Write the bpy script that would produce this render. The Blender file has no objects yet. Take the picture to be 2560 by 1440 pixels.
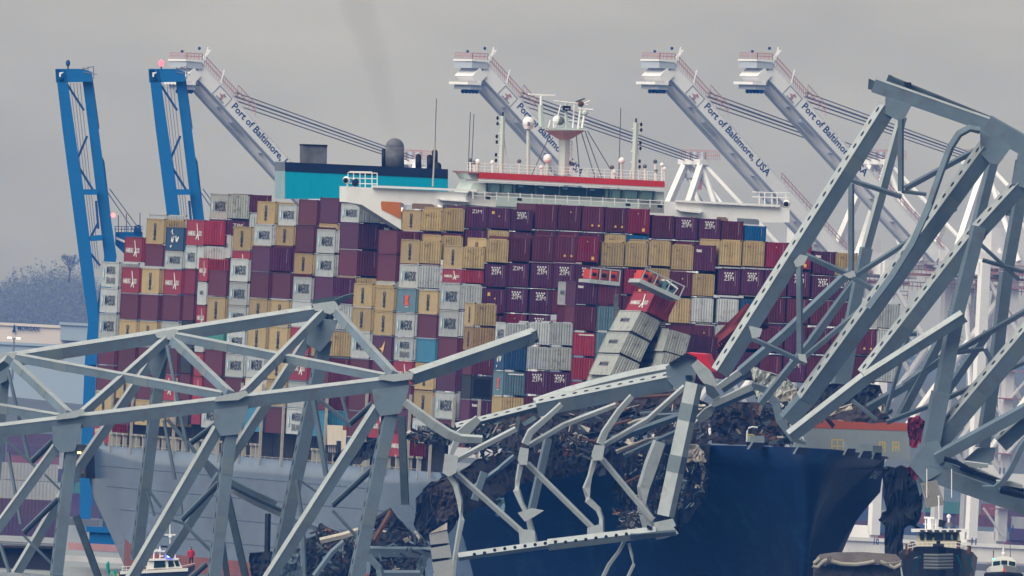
import bpy, math, random
from mathutils import Vector, Matrix
V = Vector
random.seed(7)
sc = bpy.context.scene
COL = sc.collection

# ------------------------------------------------------------ camera, sky, sun, exposure
FPX = 92400.0                      # focal length in source pixels (2560 wide)
CAMZ, HORIZON, ROLL = 10.0, 1250.0, math.radians(2.86)
CAM = V((0, 0, CAMZ))
_al = (HORIZON - 720) / FPX
FWD = V((0, math.cos(_al), math.sin(_al)))
_r0, _u0 = V((1, 0, 0)), V((0, -math.sin(_al), math.cos(_al)))
RGT = _r0 * math.cos(ROLL) + _u0 * math.sin(ROLL)
UPV = _u0 * math.cos(ROLL) - _r0 * math.sin(ROLL)
cd = bpy.data.cameras.new('camera'); cam = bpy.data.objects.new('camera', cd); COL.objects.link(cam)
cd.sensor_width = 36.0; cd.lens = FPX * 36.0 / 2560.0; cd.clip_start = 50; cd.clip_end = 90000
cam.matrix_world = Matrix(((RGT.x, UPV.x, -FWD.x, 0), (RGT.y, UPV.y, -FWD.y, 0), (RGT.z, UPV.z, -FWD.z, CAMZ), (0, 0, 0, 1)))
sc.camera = cam
w = bpy.data.worlds.new('World'); sc.world = w; w.use_nodes = True
nt = w.node_tree; nt.nodes.clear()
sky = nt.nodes.new('ShaderNodeTexSky'); sky.sky_type = 'NISHITA'; sky.sun_disc = False
SUN_EL, SUN_AZ = math.radians(48), math.radians(224)
sky.sun_elevation = SUN_EL; sky.sun_rotation = SUN_AZ; sky.air_density = 1.0; sky.dust_density = 1.0; sky.ozone_density = 1.0
hs = nt.nodes.new('ShaderNodeHueSaturation'); hs.inputs['Saturation'].default_value = 0.25
tint = nt.nodes.new('ShaderNodeMix'); tint.data_type = 'RGBA'; tint.blend_type = 'MULTIPLY'; tint.inputs[0].default_value = 1.0
tint.inputs[7].default_value = (0.865, 0.835, 0.795, 1)
bg = nt.nodes.new('ShaderNodeBackground'); bg.inputs[1].default_value = 0.05
wo = nt.nodes.new('ShaderNodeOutputWorld')
nt.links.new(sky.outputs[0], hs.inputs['Color']); nt.links.new(hs.outputs[0], tint.inputs[6])
# low cloud: broad soft patches of lighter and darker overcast, laid on the sky directions
tcw = nt.nodes.new('ShaderNodeTexCoord'); mpw = nt.nodes.new('ShaderNodeMapping'); mpw.inputs['Scale'].default_value = (95, 95, 260)
nzw = nt.nodes.new('ShaderNodeTexNoise'); nzw.inputs['Scale'].default_value = 1.0; nzw.inputs['Detail'].default_value = 3.0
mrw = nt.nodes.new('ShaderNodeMapRange'); mrw.inputs[1].default_value = 0.3; mrw.inputs[2].default_value = 0.7
mrw.inputs[3].default_value = 0.86; mrw.inputs[4].default_value = 1.10
cl = nt.nodes.new('ShaderNodeMix'); cl.data_type = 'RGBA'; cl.blend_type = 'MULTIPLY'; cl.inputs[0].default_value = 1.0
nt.links.new(tcw.outputs['Generated'], mpw.inputs[0]); nt.links.new(mpw.outputs[0], nzw.inputs['Vector']); nt.links.new(nzw.outputs['Fac'], mrw.inputs[0])
nt.links.new(tint.outputs[2], cl.inputs[6]); nt.links.new(mrw.outputs[0], cl.inputs[7])
nt.links.new(cl.outputs[2], bg.inputs[0]); nt.links.new(bg.outputs[0], wo.inputs[0])
sl = bpy.data.lights.new('sun', 'SUN'); sun = bpy.data.objects.new('sun', sl); COL.objects.link(sun)
sl.energy = 1.5; sl.angle = math.radians(60); sl.color = (1.0, 0.95, 0.88)
sd = V((math.sin(SUN_AZ) * math.cos(SUN_EL), math.cos(SUN_AZ) * math.cos(SUN_EL), math.sin(SUN_EL)))
sun.rotation_euler = sd.to_track_quat('Z', 'Y').to_euler()
vs = sc.view_settings
sc.display_settings.display_device = 'sRGB'; vs.view_transform = 'Standard'; vs.look = 'None'; vs.exposure = 1.38; vs.gamma = 1.0; vs.use_curve_mapping = False
sc.cycles.max_bounces = 5; sc.cycles.diffuse_bounces = 2; sc.cycles.glossy_bounces = 2; sc.cycles.volume_bounces = 0
sc.cycles.transparent_max_bounces = 6; sc.cycles.use_denoising = True; sc.cycles.caustics_reflective = False; sc.cycles.caustics_refractive = False

# ------------------------------------------------------------ helpers
def ray(px, py): return FWD + RGT * ((px - 1280) / FPX) - UPV * ((py - 720) / FPX)
def W(px, py, Y): return CAM + ray(px, py) * Y
def onplane(px, py, p0, n):
    d = ray(px, py); return CAM + d * ((p0 - CAM).dot(n) / d.dot(n))

def tag(o, label=None, cat=None, group=None, kind=None):
    if label: o['label'] = label
    if cat: o['category'] = cat
    if group: o['group'] = group
    if kind: o['kind'] = kind
    return o
def empty(name, loc, label=None, cat=None, group=None):
    o = bpy.data.objects.new(name, None); COL.objects.link(o); o.location = loc
    return tag(o, label, cat, group)

MATS = {}
def mat(name, col, rough=0.6, var=0.25, scale=0.25, spec=0.15, metal=0.0, dirt=None, dirtamt=0.0, stretch=(1, 1, 1), bump=0.0, wave=0.0, wavescale=22.0, rnd=0.0, emit=None, estr=0.0, alpha=1.0):
    if name in MATS: return MATS[name]
    m = bpy.data.materials.new(name); m.use_nodes = True; t = m.node_tree; N = t.nodes; L = t.links
    p = N['Principled BSDF']; p.inputs['Roughness'].default_value = rough; p.inputs['Metallic'].default_value = metal
    p.inputs['Specular IOR Level'].default_value = spec
    c4 = (col[0], col[1], col[2], 1)
    tc = N.new('ShaderNodeTexCoord'); mp = N.new('ShaderNodeMapping'); mp.inputs['Scale'].default_value = stretch
    L.new(tc.outputs['Object'], mp.inputs[0])
    vec = mp.outputs[0]
    oi = None
    if rnd:
        oi = N.new('ShaderNodeObjectInfo'); ad = N.new('ShaderNodeVectorMath'); ad.operation = 'MULTIPLY_ADD'
        ad.inputs[1].default_value = (91, 57, 33); L.new(oi.outputs['Random'], ad.inputs[0]); L.new(vec, ad.inputs[2]); vec = ad.outputs[0]
    nz = N.new('ShaderNodeTexNoise'); nz.inputs['Scale'].default_value = scale; nz.inputs['Detail'].default_value = 5.0; nz.inputs['Roughness'].default_value = 0.65
    L.new(vec, nz.inputs['Vector'])
    mr = N.new('ShaderNodeMapRange'); mr.inputs[1].default_value = 0.3; mr.inputs[2].default_value = 0.7
    mr.inputs[3].default_value = 1 - var; mr.inputs[4].default_value = 1 + var * 0.6; L.new(nz.outputs['Fac'], mr.inputs[0])
    mx = N.new('ShaderNodeMix'); mx.data_type = 'RGBA'; mx.blend_type = 'MULTIPLY'; mx.inputs[0].default_value = 1.0
    mx.inputs[6].default_value = c4; L.new(mr.outputs[0], mx.inputs[7]); out = mx.outputs[2]
    if rnd:
        mr2 = N.new('ShaderNodeMapRange'); mr2.inputs[3].default_value = 1 - rnd; mr2.inputs[4].default_value = 1 + rnd; L.new(oi.outputs['Random'], mr2.inputs[0])
        m3 = N.new('ShaderNodeMix'); m3.data_type = 'RGBA'; m3.blend_type = 'MULTIPLY'; m3.inputs[0].default_value = 1.0
        L.new(out, m3.inputs[6]); L.new(mr2.outputs[0], m3.inputs[7]); out = m3.outputs[2]
    if dirt:
        n2 = N.new('ShaderNodeTexNoise'); n2.inputs['Scale'].default_value = scale * 3.1; n2.inputs['Detail'].default_value = 6.0; n2.inputs['Roughness'].default_value = 0.7; L.new(vec, n2.inputs['Vector'])
        r2 = N.new('ShaderNodeMapRange'); r2.inputs[1].default_value = 0.52; r2.inputs[2].default_value = 0.68; r2.inputs[3].default_value = 0; r2.inputs[4].default_value = dirtamt; L.new(n2.outputs['Fac'], r2.inputs[0])
        m4 = N.new('ShaderNodeMix'); m4.data_type = 'RGBA'; L.new(r2.outputs[0], m4.inputs[0]); L.new(out, m4.inputs[6]); m4.inputs[7].default_value = (dirt[0], dirt[1], dirt[2], 1); out = m4.outputs[2]
    L.new(out, p.inputs['Base Color'])
    if wave or bump:
        bp = N.new('ShaderNodeBump'); bp.inputs['Strength'].default_value = wave or bump; bp.inputs['Distance'].default_value = 0.05
        if wave:
            sx = N.new('ShaderNodeSeparateXYZ'); L.new(tc.outputs['Object'], sx.inputs[0])
            a1 = N.new('ShaderNodeMath'); a1.operation = 'ADD'; L.new(sx.outputs[0], a1.inputs[0]); L.new(sx.outputs[1], a1.inputs[1])
            a2 = N.new('ShaderNodeMath'); a2.operation = 'MULTIPLY'; a2.inputs[1].default_value = wavescale; L.new(a1.outputs[0], a2.inputs[0])
            a3 = N.new('ShaderNodeMath'); a3.operation = 'SINE'; L.new(a2.outputs[0], a3.inputs[0]); L.new(a3.outputs[0], bp.inputs['Height'])
        else: L.new(nz.outputs['Fac'], bp.inputs['Height'])
        L.new(bp.outputs[0], p.inputs['Normal'])
    if emit:
        p.inputs['Emission Color'].default_value = (emit[0], emit[1], emit[2], 1); p.inputs['Emission Strength'].default_value = estr
    MATS[name] = m; return m

class MB:
    def __init__(s): s.v = []; s.f = []; s.m = []; s.mats = []
    def mi(s, m):
        if m not in s.mats: s.mats.append(m)
        return s.mats.index(m)
    def add(s, vs, fs, m):
        o = len(s.v); k = s.mi(m); s.v += [tuple(x) for x in vs]
        for f in fs: s.f.append([o + i for i in f]); s.m.append(k)
    def box(s, c, h, m, ax=None):
        a, b, d = ax or (V((1, 0, 0)), V((0, 1, 0)), V((0, 0, 1))); c = V(c)
        P = [c + a * (h[0] * i) + b * (h[1] * j) + d * (h[2] * k) for i in (-1, 1) for j in (-1, 1) for k in (-1, 1)]
        s.add(P, [(0, 1, 3, 2), (4, 6, 7, 5), (0, 4, 5, 1), (2, 3, 7, 6), (0, 2, 6, 4), (1, 5, 7, 3)], m)
    def bx(s, x0, x1, y0, y1, z0, z1, m): s.box(((x0 + x1) / 2, (y0 + y1) / 2, (z0 + z1) / 2), ((x1 - x0) / 2, (y1 - y0) / 2, (z1 - z0) / 2), m)
    def bar(s, P, Q, wd, ht, m, up=V((0, 0, 1))):
        P, Q = V(P), V(Q); d = Q - P; L = d.length
        if L < 1e-6: return
        d.normalize(); a = d.cross(up)
        if a.length < 1e-4: a = d.cross(V((1, 0, 0)))
        a.normalize(); b = a.cross(d); s.box((P + Q) / 2, (L / 2, wd / 2, ht / 2), m, (d, a, b))
    def tube(s, pts, r, m, n=8, cap=True):
        pts = [V(p) for p in pts]; rs = r if isinstance(r, (list, tuple)) else [r] * len(pts); vs = []; fs = []
        up = V((0.31, 0.2, 0.93))
        for i, p in enumerate(pts):
            d = (pts[min(i + 1, len(pts) - 1)] - pts[max(i - 1, 0)]).normalized(); a = d.cross(up)
            if a.length < 1e-3: a = d.cross(V((1, 0, 0)))
            a.normalize(); b = a.cross(d)
            vs += [p + (a * math.cos(2 * math.pi * k / n) + b * math.sin(2 * math.pi * k / n)) * rs[i] for k in range(n)]
        for i in range(len(pts) - 1):
            fs += [(i * n + k, i * n + (k + 1) % n, (i + 1) * n + (k + 1) % n, (i + 1) * n + k) for k in range(n)]
        if cap: fs += [tuple(range(n))[::-1], tuple(range((len(pts) - 1) * n, len(pts) * n))]
        s.add(vs, fs, m)
    def prism(s, poly, off, m):
        n = len(poly); poly = [V(p) for p in poly]; off = V(off)
        s.add(poly + [p + off for p in poly], [tuple(range(n)), tuple(range(2 * n - 1, n - 1, -1))] + [(i, i + n, (i + 1) % n + n, (i + 1) % n) for i in range(n)], m)
    def ball(s, c, r, m, n=10, sq=1.0, half=False):
        c = V(c); vs = []; fs = []; R = n // 2
        lo = 0.0 if half else -math.pi / 2
        for j in range(R + 1):
            t = lo + (math.pi / 2 - lo) * j / R
            vs += [c + V((math.cos(t) * math.cos(2 * math.pi * k / n), math.cos(t) * math.sin(2 * math.pi * k / n), math.sin(t) * sq)) * r for k in range(n)]
        for j in range(R): fs += [(j * n + k, j * n + (k + 1) % n, (j + 1) * n + (k + 1) % n, (j + 1) * n + k) for k in range(n)]
        s.add(vs, fs, m)
    def text(s, txt, org, X, Yv, width, height, m, bold=0.02):
        vs, fs, bb = glyphs(txt, bold)
        ox, oy, ow, oh = bb; org = V(org); X = V(X); Yv = V(Yv)
        s.add([org + X * ((x - ox) / ow * width) + Yv * ((y - oy) / oh * height) for x, y in vs], fs, m)
    def outward(s):
        import bmesh
        me = s.mesh('tmp'); bm = bmesh.new(); bm.from_mesh(me); bmesh.ops.recalc_face_normals(bm, faces=bm.faces); s.f = [[v.index for v in f.verts] for f in bm.faces]; s.v = [tuple(v.co) for v in bm.verts]; bm.free(); bpy.data.meshes.remove(me); return s
    def mesh(s, name, smooth=False):
        me = bpy.data.meshes.new(name); me.from_pydata(s.v, [], s.f)
        for x in s.mats: me.materials.append(x)
        me.polygons.foreach_set('material_index', s.m)
        if smooth: me.polygons.foreach_set('use_smooth', [True] * len(s.f))
        me.update(); return me
    def build(s, name, parent=None, smooth=False, origin=None):
        if origin is None:
            xs = [p[0] for p in s.v]; ys = [p[1] for p in s.v]; zs = [p[2] for p in s.v]
            origin = V(((min(xs) + max(xs)) / 2, (min(ys) + max(ys)) / 2, min(zs)))
        origin = V(origin); s.v = [(p[0] - origin.x, p[1] - origin.y, p[2] - origin.z) for p in s.v]
        o = bpy.data.objects.new(name, s.mesh(name, smooth)); COL.objects.link(o)
        if parent:
            o.parent = parent; po = parent
            loc = V(origin)
            while po is not None: loc = loc - po.location; po = po.parent
            o.location = loc
        else: o.location = origin
        return o
_G = {}
def glyphs(txt, bold):
    if (txt, bold) in _G: return _G[(txt, bold)]
    cu = bpy.data.curves.new('t', 'FONT'); cu.body = txt; cu.size = 1; cu.offset = bold; cu.resolution_u = 2
    ob = bpy.data.objects.new('t', cu); me = bpy.data.meshes.new_from_object(ob)
    vs = [(p.co.x, p.co.y) for p in me.vertices]; fs = [tuple(p.vertices) for p in me.polygons]
    xs = [p[0] for p in vs]; ys = [p[1] for p in vs]
    bb = (min(xs), min(ys), max(xs) - min(xs), max(ys) - min(ys))
    bpy.data.objects.remove(ob); bpy.data.curves.remove(cu); bpy.data.meshes.remove(me)
    _G[(txt, bold)] = (vs, fs, bb); return _G[(txt, bold)]
def copy_tree(o, parent=None):
    c = o.copy(); COL.objects.link(c)
    if parent: c.parent = parent
    for ch in list(o.children): copy_tree(ch, c)
    return c
ORD = 'zeroth first second third fourth fifth sixth seventh eighth ninth tenth eleventh twelfth thirteenth fourteenth fifteenth sixteenth seventeenth eighteenth nineteenth twentieth twenty-first twenty-second twenty-third twenty-fourth twenty-fifth twenty-sixth twenty-seventh'.split()
# ------------------------------------------------------------ ship frame
TH, TRIM = math.radians(10.0), 0.0061
SB = V((math.sin(TH) * math.cos(TRIM), -math.cos(TH) * math.cos(TRIM), -math.sin(TRIM)))   # towards the bow
ST = V((math.cos(TH), math.sin(TH), 0))                                                   # across, to the far side
SZ = ST.cross(-SB)
_pa = W(255, 653, 4251)
SO = _pa - SB * 8 - SZ * _pa.z
def S(u, v, w): return SO + SB * u + ST * v + SZ * w
def uvw(p): d = p - SO; return d.dot(SB), d.dot(ST), d.dot(SZ)
RS = Matrix((ST, -SB, SZ)).transposed()
def pv(px, py, v): return uvw(onplane(px, py, S(0, v, 0), ST))
def pu(px, py, u): return uvw(onplane(px, py, S(u, 0, 0), SB))
def mpp(p): return FPX / (p - CAM).dot(FWD)                                               # pixels per metre there

# ------------------------------------------------------------ containers
def cm(name, col, **k):
    d = dict(rough=0.5, var=0.10, scale=0.5, wave=0.5, rnd=0.2, dirt=(0.075, 0.05, 0.04), dirtamt=0.38); d.update(k); return mat('paint_' + name, col, **d)
CMAT = {
 'g': cm('grey', (0.42, 0.45, 0.46)), 'gr': cm('rustygrey', (0.36, 0.38, 0.36), dirt=(0.10, 0.07, 0.06), dirtamt=0.75),
 'm': cm('maroon', (0.105, 0.021, 0.040)), 'mp': cm('plum', (0.085, 0.021, 0.058)), 'r': cm('red', (0.29, 0.030, 0.046)),
 'rd': cm('crimson', (0.20, 0.016, 0.040)), 't': cm('tan', (0.40, 0.30, 0.145)), 'tr': cm('rustytan', (0.30, 0.20, 0.10), dirt=(0.12, 0.05, 0.03), dirtamt=0.8),
 'b': cm('blue', (0.010, 0.10, 0.27)), 'n': cm('navy', (0.022, 0.07, 0.15)), 's': cm('slate', (0.11, 0.19, 0.235)), 'gn': cm('green', (0.05, 0.22, 0.20)),
 'w': cm('cream', (0.62, 0.58, 0.50)), 'k': cm('dark', (0.03, 0.035, 0.045)), 'bl': cm('sky', (0.05, 0.22, 0.36)),
}
INK = mat('ink_dark', (0.025, 0.035, 0.06), var=0.1); INKW = mat('ink_white', (0.72, 0.72, 0.70), var=0.1); INKY = mat('ink_yellow', (0.75, 0.48, 0.10), var=0.1)
INKO = mat('ink_orange', (0.75, 0.10, 0.05), var=0.1); INKB = mat('ink_paleblue', (0.22, 0.52, 0.68), var=0.1); SEAL = mat('rubber_dark', (0.012, 0.013, 0.017), var=0.1)
CAST = mat('steel_dark', (0.03, 0.035, 0.045), var=0.2); RODM = mat('rod_grey', (0.34, 0.30, 0.33), var=0.1)
CW, CH = 2.438, 2.6
# kind: (colour key, marks on the long side, marks on the end, words)
KINDS = {
 'g': ('g', 'mk', '', 'light grey container with black lettering'),
 'gs': ('g', 'mks', '', 'grey container with doubled black lettering'),
 'gl': ('g', 'gl', '', 'pale grey container with small emblem'),
 'gp': ('g', '', 'plain', 'plain light grey container'),
 'gr': ('gr', 'mk', 'plain', 'rust spotted grey container'),
 'm': ('m', '', 'rod', 'plain maroon container'), 'mp': ('mp', '', 'rod', 'dull plum container'),
 'ms': ('m', '', 'saf', 'maroon container with small warning triangle'), 'ms2': ('m', '', 'saf2', 'maroon container with two warning triangles'),
 'mZ': ('mp', '', 'zim', 'plum container with starless white letters'), 'mz': ('mp', '', 'zims', 'plum container with stars over letters'),
 'my': ('mp', '', 'yel', 'plum container with yellow square label'), 'mx': ('mp', '', 'tex', 'plum container with three small letters'),
 'r': ('r', 'hs', 'rod', 'red container with white lettering'), 'rd': ('rd', '', 'rody', 'deep crimson container'), 'rb': ('r', '', 'bar', 'red container with white top bar'),
 't': ('t', 'strip', 'faint', 'tan container with dark vertical strip'), 'tp': ('t', '', 'faint', 'plain tan container'),
 'tr': ('tr', 'strip', 'plain', 'rust streaked tan container'), 'b': ('b', '', 'rod', 'bright blue container'), 'bl': ('bl', '', '', 'sky blue container'),
 'n': ('n', '', 'rod', 'plain navy container'),
 'by': ('n', 'yes', '', 'navy container with white script'), 's': ('s', 'fig8', 'bar', 'slate container with orange emblem'),
 'sp': ('s', '', 'plain', 'plain slate container'), 'gn': ('gn', '', '', 'sea green container'), 'br': ('mp', 'bird', 'rod', 'plum container with yellow bird emblem'),
 'w': ('w', 'txt', '', 'cream container with faint lettering'), 'k': ('k', '', 'frame', 'dark container with recessed end panel'),
}
_CM = {}
def cont_mesh(kind, L):
    if (kind, L) in _CM: return _CM[(kind, L)]
    ck, sm, em, _ = KINDS[kind]; M = CMAT[ck]; h = L / 2; x = CW / 2
    b = MB()
    b.bx(-x + .05, x - .05, -h + .12, h - .05, .1, CH - .07, M)
    for sx in (-1, 1):
        for sy in (-1, 1):
            b.bx(sx * x - .08 * (sx > 0) - 0.0, sx * x + .08 * (sx < 0), sy * h - .16 * (sy > 0), sy * h + .16 * (sy < 0), .12, CH - .12, M)
            for z in (0.0, CH - .12): b.bx(sx * x - .17 * (sx > 0), sx * x + .17 * (sx < 0), sy * h - .18 * (sy > 0), sy * h + .18 * (sy < 0), z, z + .12, CAST)
        b.bx(sx * x - .07 * (sx > 0), sx * x + .07 * (sx < 0), -h + .18, h - .18, CH - .12, CH - .02, M)
        b.bx(sx * x - .07 * (sx > 0), sx * x + .07 * (sx < 0), -h + .18, h - .18, .02, .17, M)
    X, Y = V((0, -1, 0)), V((0, 0, 1)); o = lambda a, z: V((-x - .012, h - a * L, z * CH))
    if sm in ('mk', 'mks'):
        b.prism([o(.10, .28), o(.17, .28), o(.17, .72), o(.10, .72)], (-.004, 0, 0), INKB)
        st = [o(.135, .5) + V((-.01, 0, 0)) + X * (math.sin(k * math.pi / 7) * (1.0 if k % 2 else .45) * .5) + Y * (math.cos(k * math.pi / 7) * (1.0 if k % 2 else .45) * .55) for k in range(14)]
        b.prism(st, (-.004, 0, 0), INKW)
        if sm == 'mk': b.text('MAERSK', o(.28, .30), X, Y, L * .60, CH * .40, INK, .014)
        else: b.text('MAERSK', o(.30, .52), X, Y, L * .50, CH * .30, INK, .014); b.text('SEALAND', o(.30, .14), X, Y, L * .50, CH * .25, INK, .01)
    if sm == 'gl': b.text('MAERSK', o(.28, .45), X, Y, L * .4, CH * .18, INK, .02)
    if sm == 'strip': b.text('MSC', V((-x - .012, h - .55 * L, CH * .16)), V((0, 0, 1)), V((0, 1, 0)), CH * .66, L * .13, INK, .06)
    if sm == 'hs':
        b.text('HAMBURG', o(.10, .36), X, Y, L * .42, CH * .2, INKW, .03); b.text('SUD', o(.70, .36), X, Y, L * .18, CH * .2, INKW, .03)
        b.prism([o(.56, .86), o(.60, .86), o(.69, .40), o(.74, .22), o(.70, .20), o(.645, .36), o(.58, .22), o(.54, .24), o(.63, .46)], (-.006, 0, 0), INKW)
    if sm == 'fig8':
        b.prism([o(.44, .30), o(.66, .30), o(.60, .5), o(.44, .5)], (-.004, 0, 0), INKO); b.prism([o(.44, .51), o(.60, .51), o(.66, .72), o(.44, .72)], (-.004, 0, 0), INKO)
        b.prism([o(.46, .22), o(.64, .22), o(.64, .25), o(.46, .25)], (-.004, 0, 0), INKW)
        for k in range(4): b.prism([o(.34, .36 + k * .09), o(.42, .40 + k * .09), o(.42, .43 + k * .09)], (-.004, 0, 0), INK)
    if sm == 'bird': b.prism([o(.35, .46), o(.48, .50), o(.66, .80), o(.60, .44), o(.52, .24), o(.50, .40)], (-.004, 0, 0), INKY)
    if sm == 'yes':
        for p in ([(.30, .80), (.36, .92), (.40, .90), (.36, .78), (.44, .70), (.40, .67)], [(.30, .42), (.36, .62), (.40, .44), (.46, .64), (.50, .62), (.42, .34), (.36, .34)],
                  [(.54, .62), (.60, .64), (.62, .48), (.70, .60), (.76, .58), (.66, .36), (.58, .38)], [(.26, .16), (.32, .24), (.36, .18), (.30, .10)]):
            b.prism([o(*q) for q in p], (-.004, 0, 0), INKW)
    if sm == 'txt': b.text('SEALAND', o(.25, .14), X, Y, L * .55, CH * .26, INK, .0)
    body = b.mesh('container_body')
    d = MB(); X, Y = V((1, 0, 0)), V((0, 0, 1)); e = lambda a, z: V((-x + a * CW, -h - .012, z * CH))
    DM = CMAT[ck]
    d.bx(-x + .08, x - .08, -h + .02, -h + .12, .13, CH - .13, DM)
    for k in range(4):
        xx = -x + CW * (.2 + .2 * k); d.bx(xx - .022, xx + .022, -h - .005, -h + .02, .18, CH - .18, DM)
    d.bx(-.012, .012, -h + .012, -h + .02, .15, CH - .15, SEAL)
    for z in (.16, .5, .84): d.bx(-x + .1, x - .1, -h + .0, -h + .02, CH * z - .02, CH * z + .02, DM)
    def q(a0, a1, z0, z1, m): d.prism([e(a0, z0), e(a1, z0), e(a1, z1), e(a0, z1)], (0, -.006, 0), m)
    if em in ('rod', 'zim', 'zims', 'yel', 'tex', 'saf', 'saf2', 'rody'): q(.785, .80, .38, .93, RODM)
    if em == 'rody': q(.68, .80, .12, .24, INKY); d.prism([e(.44, .78), e(.50, .78), e(.47, .84)], (0, -.006, 0), INKY)
    if em in ('zim', 'zims'):
        z0 = .70 if em == 'zim' else .56
        d.text('ZIM', e(.27, z0), X, Y, CW * .45, CH * .16, INKW, .0)
        if em == 'zims':
            for zz, n, off in ((.84, 4, .31), (.755, 3, .365)):
                for k in range(n):
                    c = e(off + k * .115, zz); d.prism([c + X * (.10 * math.cos(a * math.pi / 3)) + Y * (.10 * math.sin(a * math.pi / 3)) for a in range(6)], (0, -.006, 0), INKW)
    if em == 'tex': d.text('tex', e(.10, .72), X, Y, CW * .27, CH * .13, INKW, .05)
    if em == 'yel': q(.16, .28, .70, .83, INKY); d.prism([e(.46, .58), e(.54, .58), e(.50, .66)], (0, -.006, 0), INKY)
    if em == 'saf': d.prism([e(.52, .70), e(.60, .70), e(.56, .77)], (0, -.006, 0), INKY)
    if em == 'saf2':
        for a in (.48, .78): d.prism([e(a - .045, .22), e(a + .045, .22), e(a + .045, .27), e(a, .31), e(a - .045, .27)], (0, -.006, 0), INKY)
    if em == 'bar': q(.24, .92, .86, .91, INKW)
    if em == 'frame': d.bx(-x + .3, x - .3, -h - .03, -h + .0, .35, CH - .35, SEAL)
    if em == 'faint': q(.20, .38, .74, .80, CMAT['tr'])
    door = d.mesh('container_door')
    _CM[(kind, L)] = (body, door); return body, door
GRP = 'shipping containers stacked on the deck'
NCONT = 0; LABELS = set()
def put(kind, L, u_front, v_left, w_bot, H, label, door=True):
    """one container standing square on the ship"""
    global NCONT
    body, dm = cont_mesh(kind, L)
    o = bpy.data.objects.new('shipping_container', body); COL.objects.link(o)
    p = S(u_front - L / 2, v_left + CW / 2, w_bot); o.matrix_world = Matrix.LocRotScale(p, RS.to_quaternion(), V((1, 1, H / CH)))
    assert label not in LABELS, label
    LABELS.add(label); tag(o, label, 'shipping container', GRP); NCONT += 1
    if door:
        c = bpy.data.objects.new('door', dm); COL.objects.link(c); c.parent = o
    return o
def stack(u_front, v, L, w0, k, kinds, ys, place, lens=None):
    """a stack from the top down: ys are the tops of its containers in the photograph's scale, the last one its foot"""
    for i, kd in enumerate(kinds):
        top = w0 - (ys[i] - ys[0]) / k; bot = w0 - (ys[i + 1] - ys[0]) / k
        H = min(top - bot - .05, 2.93)
        n = len(kinds)
        where = 'alone' if n == 1 else ('topmost' if i == 0 else ('lowest' if i == n - 1 else ORD[i + 1] + ' down'))
        put(kd, (lens or {}).get(i, L), u_front, v, top - H, H, KINDS[kd][3] + ', ' + where + place)
F40, F20 = 12.19, 6.06
# stacks whose long left sides show: (row across, length, left x, top y, kinds, tops and foot)
OUTER = [
 (0, F40, 255, 653, 'gs g g m m t r', [653, 718, 782, 847, 912, 977, 1042, 1108]),
 (0, F40, 305.5, 667, 'r m t m t m', [667, 733, 799, 865, 931, 997, 1062]),
 (0, F40, 355.6, 669, 't m t m m t', [669, 735, 801, 867, 933, 998, 1065]),
 (0, F40, 416, 567, 'by g r m g m r t', [567, 626, 672, 736, 803, 869, 935, 1002, 1068]),
 (0, F20, 498, 644, 'r gl r gl r r rd', [644, 704, 763, 822, 881, 941, 1001, 1062]),
 (0, F40, 522.5, 674, 'm t gn m m g', [674, 741, 807, 873, 940, 1005, 1070]),
 (0, F40, 577, 645, 'g g g g g m g', [645, 704, 763, 824, 883, 942, 1011, 1076]),
 (0, F40, 630.5, 614, 'mp m t t g w bl', [614, 678, 745, 812, 879, 944, 1013, 1079]),
 (0, F40, 681, 680, 'm t t t t m', [680, 748, 815, 882, 949, 1017, 1083]),
 (0, F40, 734, 691, 'g g r r gp gs', [691, 750, 817, 884, 953, 1019, 1086]),
 (0, F40, 787, 690, 'mp g t m m bl', [690, 757, 824, 891, 958, 1024, 1091]),
 (0, F40, 885, 707, 't t g m m m n', [707, 767, 828, 896, 960, 1026, 1092, 1150]),
 (0, F40, 939, 717, 't t br m m r', [717, 777, 838, 899, 962, 1028, 1096]),
 (0, F40, 993, 720, 's g gs r m mp r', [720, 781, 842, 901, 961, 1022, 1082, 1142]),
 (0, F40, 1048, 724, 't m bl t t g', [724, 785, 845, 906, 975, 1044, 1104]),
 (0, F40, 1102.5, 706, 'g g m mp g m', [706, 774, 842, 910, 978, 1047, 1110]),
 (0, F20, 1163, 755, 't tr m k mx m', [755, 815, 876, 937, 998, 1059, 1120]),
 (0, F20, 1240, 804, 'g by s tp m', [804, 865, 926, 989, 1050, 1110]),
]
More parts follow.
